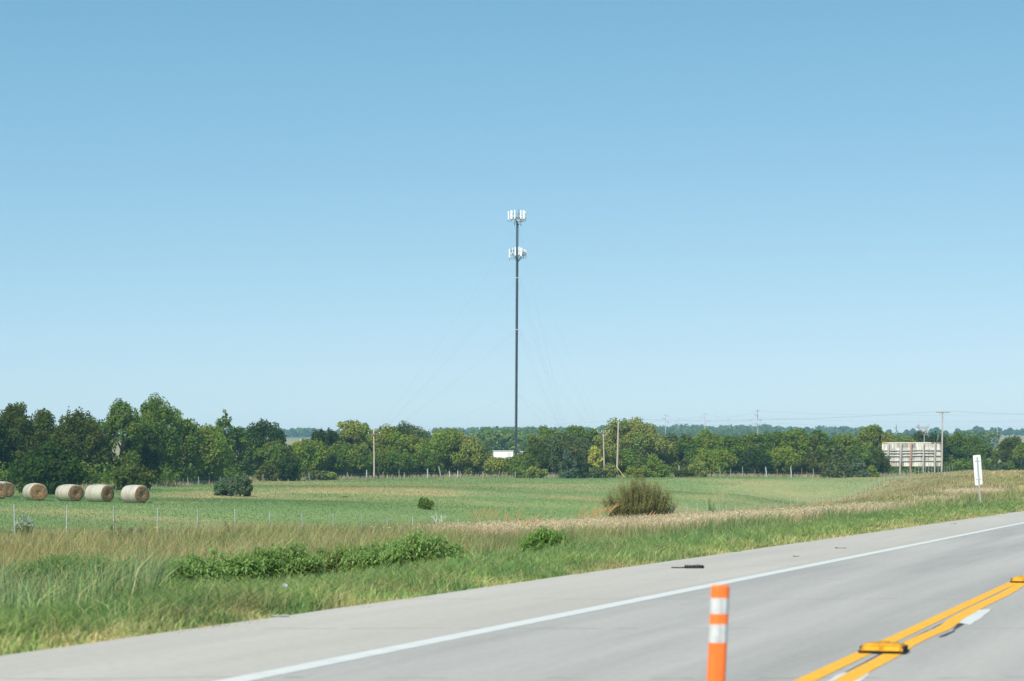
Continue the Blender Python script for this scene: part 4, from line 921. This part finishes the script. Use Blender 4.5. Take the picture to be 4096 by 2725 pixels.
# ------------------------------------------------------------------ far country
def barn(x, D, Lw, Hh, rz, label, wallm, roofm, name='farm_shed'):
    q = gpt(x, D); e = empty(name, q, rz); tag(e, label, 'farm building')
    b = MB(); b.box((0, 0, Hh * .35), (Lw, 9, Hh * .7)); b.build('wall', wallm, e)
    b = MB(); b.add([(-Lw / 2 - .4, -5, Hh * .7), (Lw / 2 + .4, -5, Hh * .7), (Lw / 2 + .4, 5, Hh * .7), (-Lw / 2 - .4, 5, Hh * .7), (-Lw / 2 - .4, 0, Hh), (Lw / 2 + .4, 0, Hh)], [(0, 1, 5, 4), (2, 3, 4, 5), (3, 0, 4), (1, 2, 5), (0, 3, 2, 1)]); b.build('roof', roofm, e)
barn(1702, 2650, 9, 6, .3, 'small pale farm shed on the far ridge above the hedgerow dip', plain('tan_siding', (.52, .45, .42), .7), M_roofgrey)
barn(1966, 2650, 19, 5.5, .05, 'long white farm shed on the far ridge left of the mast', M_white, M_white)
barn(2047, 2600, 7, 6.5, .4, 'small white farm shed on the far ridge touching the mast', M_white, M_white)

# transmission poles: one built with its arms, the rest copied
def pylon():
    e = empty('transmission_pole', (0, 0, 0))
    b = MB(); b.tube([(0, 0, -3), (0, 0, 10), (0, 0, 20)], [.30, .23, .13], 10); b.build('shaft', M_pylon, e, True)
    b = MB(); b.box((0, 0, 19.9), (2.8, .2, .2)); b.build('top_arm', M_pylon, e)
    for z, s in ((17.3, -1), (14.6, 1), (12.0, -1)):
        b = MB(); b.tube([(0, 0, z), (s * 2.9, 0, z + .25)], [.20, .13], 6); b.tube([(s * 2.8, 0, z + .2), (s * 2.8, 0, z - .9)], .11, 5); b.build('davit_arm', M_pylon, e)
    return e
py0 = pylon(); PG = 'steel transmission poles on the far plain'
PL = [(2662, 1660, 1500, 1.15, 'thick steel transmission pole, first right of the cottonwood'), (2713, 1676, 1900, .8, 'slender steel transmission pole, second right of the cottonwood'), (2820, 1655, 1600, 1.0, 'steel transmission pole with wide arms, third right of the cottonwood'), (2919, 1675, 1900, .8, 'slender steel transmission pole before the tiny short one'), (2940, 1706, 2300, .6, 'tiny short transmission pole beside a slender one'), (3009, 1674, 1900, .8, 'slender steel transmission pole just left of the tallest one'), (3031, 1642, 1350, 1.35, 'tallest thickest steel transmission pole'), (3585, 1700, 1150, 1.3, 'steel transmission pole rising behind the billboard'), (3916, 1724, 1500, .7, 'small steel transmission pole above the roadside sign'), (3990, 1708, 1400, .8, 'slim transmission pole on the tan far field'), (3979, 1748, 950, 1.2, 'stout transmission pole low on the tan far field')]
pts_w = []
for i, (x, yt, D, th, lab) in enumerate(PL):
    o = py0 if i == 0 else copy_tree(py0); q = gpt(x, D); o.location = q; H = px(x, yt, D).z - q.z
    o.scale = (th, th, H / 20.0); o.rotation_euler = (0, 0, [0.9, .2, .1, .3, .6, .3, 1.0, 1.2, .5, .4, 1.1][i]); tag(o, lab, 'transmission pole', PG); pts_w.append((q, H, th))
tl = empty('transmission_line', (0, 0, 0)); tag(tl, 'faint wires strung between the far steel transmission poles', 'power line')
def pw(i, f): q, H, th = pts_w[i]; return q + Vector((0, 0, H * f))
for f in (.98, .80, .66):
    for a, c in ((0, 2), (2, 6), (1, 3), (3, 5)): wire_span('wire', pw(a, f), pw(c, f), 2.5, .022, M_cable, tl)
    a = pw(6, f); wire_span('wire', a, a + Vector((190, -280, -4)), 4, .022, M_cable, tl)
    a = pw(0, f); wire_span('wire', a, a + Vector((-170, 120, -4)), 3, .022, M_cable, tl)

# woods along the ridge and in the valley: too far and dense to count
def woods(name, items, seed, tint, ls):
    rg = np.random.default_rng(seed); cs = []; rs = []
    for x0, x1, D0, D1, n, h0, h1 in items:
        for _ in range(n):
            x = rg.uniform(x0, x1); D = rg.uniform(D0, D1); X = (x - 2048) / F * D; H = rg.uniform(h0, h1); cs.append((X, D, H)); rs.append(H)
    cs = np.array(cs); zg = ground_h(cs[:, 0], cs[:, 1]); H = cs[:, 2]
    cc = []; rc = []
    for k, f in ((.30, .36), (.55, .40), (.78, .27)):
        cc.append(np.stack([cs[:, 0] + rg.normal(size=len(cs)) * H * .13, cs[:, 1] + rg.normal(size=len(cs)) * H * .13, zg + H * k], -1)); rc.append(H * f * rg.uniform(.8, 1.1, len(cs)))
    cc = np.concatenate(cc); rc = np.concatenate(rc)
    p, nr, idc, sz = clump_leaves(cc, rc, np.full(len(cc), 42), rg, .35, ls, 1.0)
    tv = np.tile(rg.uniform(.7, 1.3, (len(cs), 1)) * (1 + rg.normal(size=(len(cs), 3)) * .06), (3, 1))
    col = np.array(TINT[tint])[None] * tv[idc] * (1 + rg.normal(size=(len(p), 1)) * .15)
    V, Fq = leaf_quads(p, nr, sz, .6, rg); return tag(poly_mesh(name, V, Fq, np.repeat(np.clip(col, .005, 1), 4, 0), M_leaf), kind='stuff')
woods('distant_woods', [(850, 1260, 2400, 2800, 120, 6, 10), (1260, 1700, 2500, 2900, 60, 4, 7), (1640, 2460, 2450, 2850, 190, 5, 9), (2400, 3080, 2400, 2850, 230, 7, 11), (3050, 3480, 2400, 2850, 120, 6, 10)], 3, 'mid', 1.3)
woods('valley_woods', [(1880, 2460, 1250, 1500, 130, 7, 10), (2000, 2460, 1700, 2000, 80, 6, 9), (2600, 3050, 1650, 1950, 100, 6, 9), (3050, 3480, 1500, 1800, 70, 5, 8), (3850, 3975, 1050, 1150, 45, 5, 8), (3520, 3700, 1200, 1300, 50, 5, 7), (1930, 2075, 800, 830, 16, 7, 9)], 4, 'mid', .8)
RG_ = 'separate trees along the far right ridge'
rgx = np.random.default_rng(17)
for x in (3520, 3556, 3626, 3652, 3676, 3728, 3745, 3783, 3830, 3853, 3880, 3906, 3925, 3946, 3970, 3992, 4022, 4040, 4068, 4090):
    D = float(rgx.uniform(2350, 2600)); h = float(rgx.uniform(5.5, 9.5)) + (3 if x == 3906 else 0); X = (x - 2048) / F * D; yt = HY - (gz(X, D) + h - HC) * F / D
    tree('distant_tree', x, yt, h * .42 * F / D * 1.2, D, 'broad', 'mid', 'small hazy tree standing in the broken line on the far ridge', 'tree', ls=.8, dens=6, group=RG_)
tree('distant_tree', 1952, 1752, 46, 800, 'broad', 'mid', 'dark round tree far behind the white shelter, left of the mast', 'tree', ls=.4, dens=7)
tree('distant_tree', 2026, 1747, 50, 815, 'broad', 'mid', 'dark round tree far behind the white shelter, touching the mast', 'tree', ls=.4, dens=7)
tree('distant_tree', 2118, 1760, 46, 810, 'broad', 'mid', 'dark far tree right of the mast foot', 'tree', ls=.4, dens=7)

# ------------------------------------------------------------------ leafy weeds (each clump a plant of its own)
CLEAR = []; M_wstem = plain('weed_stem', (.13, .22, .06), .8)
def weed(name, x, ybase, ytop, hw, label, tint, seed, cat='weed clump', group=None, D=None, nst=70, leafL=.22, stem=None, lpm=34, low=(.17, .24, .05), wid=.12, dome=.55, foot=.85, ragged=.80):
    rg = np.random.default_rng(seed)
    if D is None:
        for D in np.arange(25, 160, .5):                 # where the sight line meets the land
            X = (x - 2048) / F * D
            if HC + (HY - ybase) / F * D <= gz(X, D): break
    q = gpt(x, float(D)); H = px(x, ytop, D).z - q.z; W = hw / F * D; CLEAR.append((x, hw, float(D), W))
    e = empty(name, q); tag(e, label, cat, group)
    a = rg.uniform(0, 2 * np.pi, nst); r = np.sqrt(rg.uniform(0, 1, nst)); bx = W * r * np.cos(a); by = W * .8 * r * np.sin(a)
    sh = H * (1 - dome * r ** 2) * rg.uniform(ragged, 1.04, nst) * (.86 + .14 * np.sin(a * 3 + seed) * r)
    b = MB(); L = []
    for i in range(nst):
        tp_ = Vector((bx[i] * 1.22 + rg.normal() * .04, by[i] * 1.2, sh[i])); bs = Vector((bx[i] * foot, by[i] * foot, -.05)); b.tube([bs, tp_], [.008, .004], 5, cap=False)
        m = int((14 + sh[i] * lpm) * (.8 if lpm == 34 else 1))
        for k in range(m):
            f = (.03 + .97 * k / m); L.append((bs.lerp(tp_, f), k * 2.4 + i, (1.15 - .55 * f)))
    b.build('stem', stem or M_wstem, e)
    P = np.array([tuple(l[0]) for l in L]); an = np.array([l[1] for l in L]) + rg.normal(size=len(L)) * .3; sc = np.array([l[2] for l in L]) * leafL * rg.uniform(.7, 1.3, len(L))
    d = np.stack([np.cos(an), np.sin(an), np.zeros(len(an))], -1); sd_ = np.stack([-np.sin(an), np.cos(an), np.zeros(len(an))], -1); up = np.array([0, 0, 1.0]); S = sc[:, None]
    p1 = P + d * S * .5 + up * S * .28; p2 = P + d * S * 1.05 + up * S * rg.uniform(-.35, .15, (len(an), 1))
    wv = S * wid
    V = np.stack([P, p1 - sd_ * wv, p1 + sd_ * wv, p2], 1).reshape(-1, 3); bI = np.arange(len(P))[:, None] * 4
    Fq = np.concatenate([bI + np.array([0, 1, 2]), bI + np.array([1, 3, 2])], 0)
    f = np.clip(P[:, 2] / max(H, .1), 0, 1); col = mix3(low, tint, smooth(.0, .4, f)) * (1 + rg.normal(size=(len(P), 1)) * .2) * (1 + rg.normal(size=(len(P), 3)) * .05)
    poly_mesh('leaves', V, Fq, np.repeat(np.clip(col, .01, .9), 4, 0), M_blade, e)
    return e
WG = 'leafy green weeds along the ditch'; LG = (.250, .385, .118)
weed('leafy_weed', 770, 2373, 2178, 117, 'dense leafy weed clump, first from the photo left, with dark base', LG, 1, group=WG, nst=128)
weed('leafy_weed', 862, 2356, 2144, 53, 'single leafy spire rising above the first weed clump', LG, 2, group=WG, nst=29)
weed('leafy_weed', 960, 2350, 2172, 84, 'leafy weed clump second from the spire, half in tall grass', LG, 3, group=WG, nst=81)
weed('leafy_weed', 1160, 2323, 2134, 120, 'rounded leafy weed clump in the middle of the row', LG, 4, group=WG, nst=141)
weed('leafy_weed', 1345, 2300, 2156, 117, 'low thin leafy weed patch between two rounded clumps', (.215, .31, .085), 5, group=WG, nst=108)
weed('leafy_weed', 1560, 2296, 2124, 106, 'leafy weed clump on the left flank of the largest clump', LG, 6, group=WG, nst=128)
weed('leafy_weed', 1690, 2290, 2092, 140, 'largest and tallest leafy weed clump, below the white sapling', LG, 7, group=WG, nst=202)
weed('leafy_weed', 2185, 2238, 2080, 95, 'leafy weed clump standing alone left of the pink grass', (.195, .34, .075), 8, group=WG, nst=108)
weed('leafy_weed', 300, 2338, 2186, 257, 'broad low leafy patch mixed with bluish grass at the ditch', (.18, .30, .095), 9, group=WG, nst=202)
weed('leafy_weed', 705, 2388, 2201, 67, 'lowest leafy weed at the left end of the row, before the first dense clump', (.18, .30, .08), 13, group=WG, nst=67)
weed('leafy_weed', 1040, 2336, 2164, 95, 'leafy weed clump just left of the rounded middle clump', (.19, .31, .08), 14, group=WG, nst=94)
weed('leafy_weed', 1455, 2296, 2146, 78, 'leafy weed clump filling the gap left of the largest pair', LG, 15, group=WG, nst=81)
weed('brown_bush', 2558, 2116, 1866, 130, 'large brown green drying bush standing before the hedgerow', (.285, .280, .085), 16, 'shrub', D=150, nst=430, leafL=.17, stem=plain('dry_twig', (.24, .19, .13), .9, var=.2), lpm=34, low=(.28, .23, .10), wid=.24, dome=.44, foot=.60, ragged=.74)
weed('slender_weed', 2848, 2050, 1968, 22, 'slender dark leafy weed right of the brown bush', (.10, .15, .05), 10, D=158, nst=14, cat='weed')
weed('roadside_weed', 3218, 2030, 1990, 8, 'small upright green weed beside the far steel fence posts', (.12, .22, .05), 11, D=185, nst=5, cat='weed')
weed('pasture_weed', 1376, 1999, 1984, 16, 'low dark weed tuft in the tan part of the pasture', (.07, .12, .05), 12, D=232, nst=14, cat='weed')
CLEAR.append((2558, 130, 150.0, 2.0))
CRG = np.random.default_rng(77)
def thin_front(X, Y, h, cap=.26):
    """grass stays short where it grows in and just before a leafy clump, to keep the clump in view"""
    u = X / Y * F + 2048
    for x, hw, D, W in CLEAR:
        if hw < 40: continue
        m = np.clip(1 - np.abs(u - x) / (hw * 1.15), 0, 1) > 0
        front = (Y > D - 21 - .06 * D) & (Y < D + W); k = smooth(0, .2, 1 - np.abs(u - x) / (hw * 1.15)) * m * front
        lim = .06 + .12 * np.clip((D - Y) / 20, 0, 1)
        k = k * (CRG.uniform(size=len(h)) > .10)
        h = np.where(k > 0, h * (1 - k) + np.minimum(h, lim * (0.6 + .5 * (h / .6))) * k, h)
    return h

# ------------------------------------------------------------------ grasses
def blades(name, P, h, wd, col, lean, rg, mat, tipcol=None, kind='stuff', droop=.25):
    n = len(P); a = rg.uniform(0, 2 * np.pi, n); side = np.stack([np.cos(a), np.sin(a), np.zeros(n)], -1)
    la = rg.uniform(0, 2 * np.pi, n); ld = np.stack([np.cos(la), np.sin(la), np.zeros(n)], -1) * (lean * rg.uniform(.2, 1.6, n))[:, None] + np.array([.10, .0, 0])   # a breeze pushes toward +x
    h_ = h[:, None]; w_ = wd[:, None] * .5
    m = P + ld * h_ * .38 + np.array([0, 0, 1]) * h_ * .58; tp_ = P + ld * h_ * (1 + droop) + np.array([0, 0, 1]) * h_ * (1 - .25 * np.minimum(1, lean))[:, None]
    V = np.stack([P - side * w_, P + side * w_, m - side * w_ * .8, m + side * w_ * .8, tp_], 1).reshape(-1, 3)
    b = np.arange(n)[:, None] * 5
    Fq = np.concatenate([b + np.array([0, 1, 3]), b + np.array([0, 3, 2]), b + np.array([2, 3, 4])], 0)
    c5 = np.repeat(col[:, None, :], 5, 1)
    if tipcol is not None: c5[:, 4] = tipcol; c5[:, 2:4] = col[:, None] * .55 + tipcol[:, None] * .45
    return tag(poly_mesh(name, V, Fq, np.clip(c5.reshape(-1, 3), .01, .95), mat), kind=kind), tp_
def sample_ot(n, o0, o1, t0, t1, rg, power=1.0):
    u = rg.uniform(size=n)
    t = t0 * (t1 / t0) ** u if power == 1.0 else (t0 ** .5 + u * (t1 ** .5 - t0 ** .5)) ** 2
    o = rg.uniform(o0, o1, n); X, Y = xy(o, t); ok = (np.abs(X) < .228 * Y + 3.0) & (Y > 8)
    return o[ok], t[ok], X[ok], Y[ok]
rg = np.random.default_rng(5)
# mown verge
o, t, X, Y = sample_ot(330000, 8.75, 14.2, 12, 380, rg)
edge = 8.95 + (fbm(t / 1.1, t * 0 + 3, 61, 3) - .5) * .8; cl_ = fbm(o / .55, t / .8, 64, 2); ok = (o > edge) & (rg.uniform(size=len(o)) < .25 + 1.2 * smooth(.30, .62, cl_)); o, t, X, Y = o[ok], t[ok], X[ok], Y[ok]; n = len(o)
nn = fbm(o / 1.1, t / 2.4, 62); n2 = fbm(o / .5, t / .9, 63)
base = mix3((.145, .262, .092), (.215, .315, .105), smooth(.35, .65, nn)); base = mix3(base, (.340, .365, .160), smooth(.48, .70, n2) * .6)
base = mix3(base, (.52, .45, .22), (1 - smooth(8.9, 10.3, o)) * smooth(.32, .58, n2) * .9); base = mix3(base, (.150, .255, .100), smooth(11, 12.5, o) * smooth(.35, .6, nn) * .8)
base = mix3(base, (.50, .45, .24), (rg.uniform(size=n) < .13) * .7); base = base * (.72 + .85 * fbm(o / 1.0, t / 1.6, 59))[:, None]; base = mix3(base, (.33, .25, .13), smooth(.68, .78, fbm(o / 1.5, t / 2.0, 58)) * .5); base = base * (1 + rg.normal(size=(n, 1)) * .22) * (1 + rg.normal(size=(n, 3)) * .07)
hh = (.10 + .20 * smooth(8.9, 10.3, o) + .10 * smooth(11.5, 13.5, o)) * rg.uniform(.5, 1.5, n) * (.45 + 1.0 * fbm(o / .8, t / 1.2, 65)) * .85
wd = np.maximum(.010, Y * 2.6e-4) * rg.uniform(.7, 1.4, n)
blades('mown_grass', np.stack([X, Y, ground_h(X, Y) - .01], -1), hh, wd, base, np.full(n, .55), rg, M_blade, base * np.array([1.12, 1.08, .95]))
# tall verge grass up to the fence and a little past it
o, t, X, Y = sample_ot(560000, 12.4, 50, 14, 430, rg); n = len(o)
ok = rg.uniform(size=n) < smooth(12.3, 14.5, o + (fbm(t / 5, o * 0, 66) - .5) * 2.4); o, t, X, Y = o[ok], t[ok], X[ok], Y[ok]; n = len(o)
c = bank_col(o + rg.normal(size=n) * .7, t + rg.normal(size=n) * 1.5); c = mix3(c, B_STRAW, (rg.uniform(size=n) < .18) * .7); c = c * (.82 + .55 * fbm(o / 1.6, t / 2.6, 57))[:, None] * (1 + rg.normal(size=(n, 1)) * .24) * (1 + rg.normal(size=(n, 3)) * .07)
hn = fbm(o / 3.2, t / 6, 67); hh = (.26 + .48 * smooth(.3, .7, hn)) * rg.uniform(.5, 1.5, n) * (1 - .50 * smooth(36, 47, o)) * (1 - .35 * smooth(180, 260, t))
ul = X / Y * F + 2048; apron = smooth(600, 760, ul) * (1 - smooth(18.5, 23.0, o + (fbm(t / 4, o / 3, 69) - .5) * 4)) * (1 - smooth(100, 135, t))
hh = hh * (1 - .58 * apron); c = mix3(c, np.array((.175, .28, .095)) * (.8 + .5 * hn[:, None]), apron * .75)
hh = thin_front(X, Y, hh); wd = np.maximum(.012, Y * 2.3e-4) * rg.uniform(.7, 1.4, n)
tip = mix3(c * 1.15, np.array((.36, .30, .17)), rg.uniform(0, .6, n) * smooth(18, 30, o))
blades('tall_grass', np.stack([X, Y, ground_h(X, Y) - .02], -1), hh, wd, c, np.full(n, .38), rg, M_blade, tip)
# long blue-green blades near the camera side of the ditch
o, t, X, Y = sample_ot(15000, 13.4, 24, 16, 78, rg); ok = (fbm(o / 2.2, t / 2.5, 68) > .50) & (rg.uniform(size=len(o)) < np.where(X / Y * F + 2048 < 680, .8, .05)); o, t, X, Y = o[ok], t[ok], X[ok], Y[ok]; n = len(o)
c = mix3((.25, .335, .19), (.33, .38, .18), rg.uniform(size=n)) * (1 + rg.normal(size=(n, 1)) * .15)
blades('switchgrass', np.stack([X, Y, ground_h(X, Y) - .02], -1), thin_front(X, Y, rg.uniform(.5, 1.05, n)), np.maximum(.014, Y * 2.2e-4) * rg.uniform(.8, 1.3, n), c, np.full(n, .30), rg, M_blade, c * 1.1)
o, t, X, Y = sample_ot(26000, 13.6, 24, 70, 280, rg); ok = fbm(o / 2.6, t / 5.0, 74) > .56; o, t, X, Y = o[ok], t[ok], X[ok], Y[ok]; n = len(o)
c = mix3((.15, .235, .09), (.24, .30, .12), rg.uniform(size=n)) * (1 + rg.normal(size=(n, 1)) * .15)
blades('bunch_grass', np.stack([X, Y, ground_h(X, Y) - .02], -1), thin_front(X, Y, rg.uniform(.45, .95, n)), np.maximum(.014, Y * 2.2e-4) * rg.uniform(.8, 1.3, n), c, np.full(n, .32), rg, M_blade, c * 1.1)
# scattered tall stalks with brown seed heads through the whole verge
o, t, X, Y = sample_ot(15000, 18, 47, 40, 330, rg); n = len(o)
c = mix3((.30, .28, .12), (.25, .17, .08), rg.uniform(size=n))
st_, tips = blades('seed_stalks', np.stack([X, Y, ground_h(X, Y)], -1), thin_front(X, Y, rg.uniform(.6, 1.05, n)), np.maximum(.008, Y * 1.1e-4), c, np.full(n, .22), rg, M_blade, np.repeat([[.34, .22, .10]], n, 0))
# pink-tan seeding grass
o, t, X, Y = sample_ot(460000, 13.8, 33, 60, 310, rg); ok = rg.uniform(size=len(o)) < pink_mask(o, t); o, t, X, Y = o[ok], t[ok], X[ok], Y[ok]; n = len(o)
c = mix3((.38, .295, .155), (.49, .385, .22), rg.uniform(size=n)) * (1 + rg.normal(size=(n, 1)) * .12)
hh = rg.uniform(.50, .86, n)
_, tips = blades('seeding_grass', np.stack([X, Y, ground_h(X, Y) - .02], -1), hh, np.maximum(.010, Y * 1.7e-4), c, np.full(n, .25), rg, M_blade, np.repeat([[.60, .485, .31]], n, 0), droop=.1)
hp = np.repeat(tips, 2, 0) + rg.normal(size=(n * 2, 3)) * np.array([.06, .06, .07]) - np.array([0, 0, .04])
nr = rg.normal(size=(len(hp), 3)); nr /= np.linalg.norm(nr, axis=1, keepdims=True)
V, Fq = leaf_quads(hp, nr, np.maximum(.030, np.repeat(Y, 2) * 2.6e-4) * rg.uniform(.6, 1.3, len(hp)), .5, rg)
hc = np.array((.78, .635, .42)) * rg.uniform(.8, 1.15, (len(hp), 1))
tag(poly_mesh('seed_plumes', V, Fq, np.repeat(np.clip(hc, 0, .9), 4, 0), M_blade), kind='stuff')
# rust coloured plume grass at two spots
def plume_grass(x0, x1, D0, D1, n, hm, lean_x, seed):
    rg = np.random.default_rng(seed); x = rg.uniform(x0, x1, n); D = rg.uniform(D0, D1, n); X = (x - 2048) / F * D; P = np.stack([X, D, ground_h(X, D)], -1); h = hm * rg.uniform(.75, 1.1, n)
    b = MB(); hd = []
    for p, hh in zip(P, h):
        p = Vector(p); lx2 = lean_x * random.uniform(.5, 1.4); a = p + Vector((lx2 * hh * .45, 0, hh * .6)); c = p + Vector((lx2 * hh, 0, hh))
        b.tube([p, a, c], [.012, .010, .007], 4, cap=False); hd.append((a.lerp(c, .55), c + (c - a) * .25))
    return b, hd
b = MB(); hs_ = []
for args in ((1840, 2060, 100, 118, 30, 1.18, .26, 1), (2275, 2375, 112, 126, 30, 1.25, .75, 2), (2040, 2150, 90, 100, 9, 1.0, .7, 3), (3250, 3290, 150, 170, 10, 1.0, .35, 4), (2540, 2640, 95, 108, 5, .95, .5, 5)):
    bb, hd = plume_grass(*args); b.add(bb.v, bb.f); hs_ += hd
for a, c in hs_:
    m = a.lerp(c, .5); b.tube([a, m, c], [.008, random.uniform(.014, .032), .006], 5, mi=1)
tag(b.build('plume_grass', [plain('plume_stem', (.34, .27, .10), .9, var=.15), plain('plume_head', (.40, .255, .115), .9, var=.25, scale=20)]), kind='stuff')
# pasture sward
rg = np.random.default_rng(8)
n0 = 420000; Yf = (90 ** .5 + rg.uniform(size=n0) * (420 ** .5 - 90 ** .5)) ** 2; Xf = rg.uniform(-1, 1, n0) * (.225 * Yf + 5); o, t = ot(Xf, Yf)
uu = Xf / Yf * F + 2048; lim = np.interp(uu, [-600, 0, 500, 700, 1000, 1500, 1800, 2500, 3000, 3500, 4300], [252, 256, 270, 303, 352, 381, 391, 396, 401, 410, 425]) + 8
ok = (o > 48.0) & (Yf < lim); Xf, Yf, lim, o = Xf[ok], Yf[ok], lim[ok], o[ok]; n = len(Xf)
c = field_col(Xf + rg.normal(size=n), Yf + rg.normal(size=n)) * (1 + rg.normal(size=(n, 1)) * .08)
eg = smooth(-20, -7, Yf - lim + 4 * rg.normal(size=n)); c = mix3(c, (.44, .35, .235), eg * .85)
hh = (.07 + .07 * fbm(Xf / 12, Yf / 12, 71)) * rg.uniform(.6, 1.4, n) + eg * .75 * rg.uniform(.2, 1, n)
blades('pasture_grass', np.stack([Xf, Yf, ground_h(Xf, Yf) - .02], -1), hh, np.maximum(.02, Yf * 2.6e-4) * rg.uniform(.7, 1.3, n), c, np.full(n, .3), rg, M_field, c * 1.08)

def flowers(name, x, D, ytop, hw, n, colr, label, size, cat='flowering weed', group=None, seed=1):
    rg = np.random.default_rng(seed); q = gpt(x, D); H = px(x, ytop, D).z - q.z; W = hw / F * D; e = empty(name, q); tag(e, label, cat, group)
    b = MB(); a = rg.uniform(0, 6.28, n); r = np.sqrt(rg.uniform(size=n)) * W; hh = H * (1 - .35 * (r / max(W, .01)) ** 2) * rg.uniform(.8, 1.02, n); P = np.stack([r * np.cos(a), r * np.sin(a), hh], -1)
    for p in P: b.tube([(p[0] * .5, p[1] * .5, -.05), tuple(p)], .008, 4, cap=False)
    b.build('stem', M_stem, e)
    m = 9; c = np.repeat(P, m, 0) + rg.normal(size=(n * m, 3)) * size * 1.2; nr = rg.normal(size=(n * m, 3)) + np.array([0, -.6, .8]); nr /= np.linalg.norm(nr, axis=1, keepdims=True)
    V, Fq = leaf_quads(c, nr, np.full(len(c), size), .7, rg); col = np.array(colr) * rg.uniform(.7, 1.1, (len(c), 1))
    poly_mesh('blossom', V, Fq, np.repeat(np.clip(col, 0, .9), 4, 0), M_blade, e)
M_stem = plain('flower_stem', (.14, .19, .06), .8)
flowers('flowering_weed', 98, 92, 2066, 40, 60, (.46, .54, .42), 'white flowering weed beside the fence post nearest the photo left', .035, seed=3)
flowers('sunflower', 623, 96, 2098, 4, 2, (.85, .55, .03), 'single yellow flower left of the fourth steel fence post', .035, 'flower', seed=4)
for i, (x, D, yt) in enumerate(((3735, 190, 1985), (3772, 195, 1972), (3795, 197, 1974), (3822, 200, 1968), (3838, 205, 1966))):
    flowers('goldenrod', x, D, yt, 9, 9, (.52, .48, .08), 'yellow goldenrod in the pinkish grass left of the roadside sign', .05, 'goldenrod', 'goldenrod in the verge', seed=20 + i)
for i, (x, D, yt) in enumerate(((447, 84, 2092), (478, 82, 2090), (520, 83, 2094), (560, 84, 2102), (905, 92, 2078))):
    flowers('thistle', x, D, yt, 14, 10, (.22, .18, .13), 'brown gone over thistle patch in the verge by the near fence', .020, 'thistle', 'dry thistles by the fence', seed=40 + i)

# ------------------------------------------------------------------ haze
b = MB(); b.box((0, 3000, 43.0), (9600, 7600, 100)); hz = b.build('haze', None); tag(hz, kind='stuff')
m, t, o_ = new_mat('haze_air'); pv = N(t, 'ShaderNodeVolumePrincipled'); pv.inputs['Color'].default_value = (.40, .76, 1.0, 1); pv.inputs['Density'].default_value = 1.9e-4; pv.inputs['Anisotropy'].default_value = .0
t.links.new(pv.outputs[0], o_.inputs['Volume']); hz.data.materials.append(m)
hz.display_type = 'WIRE'
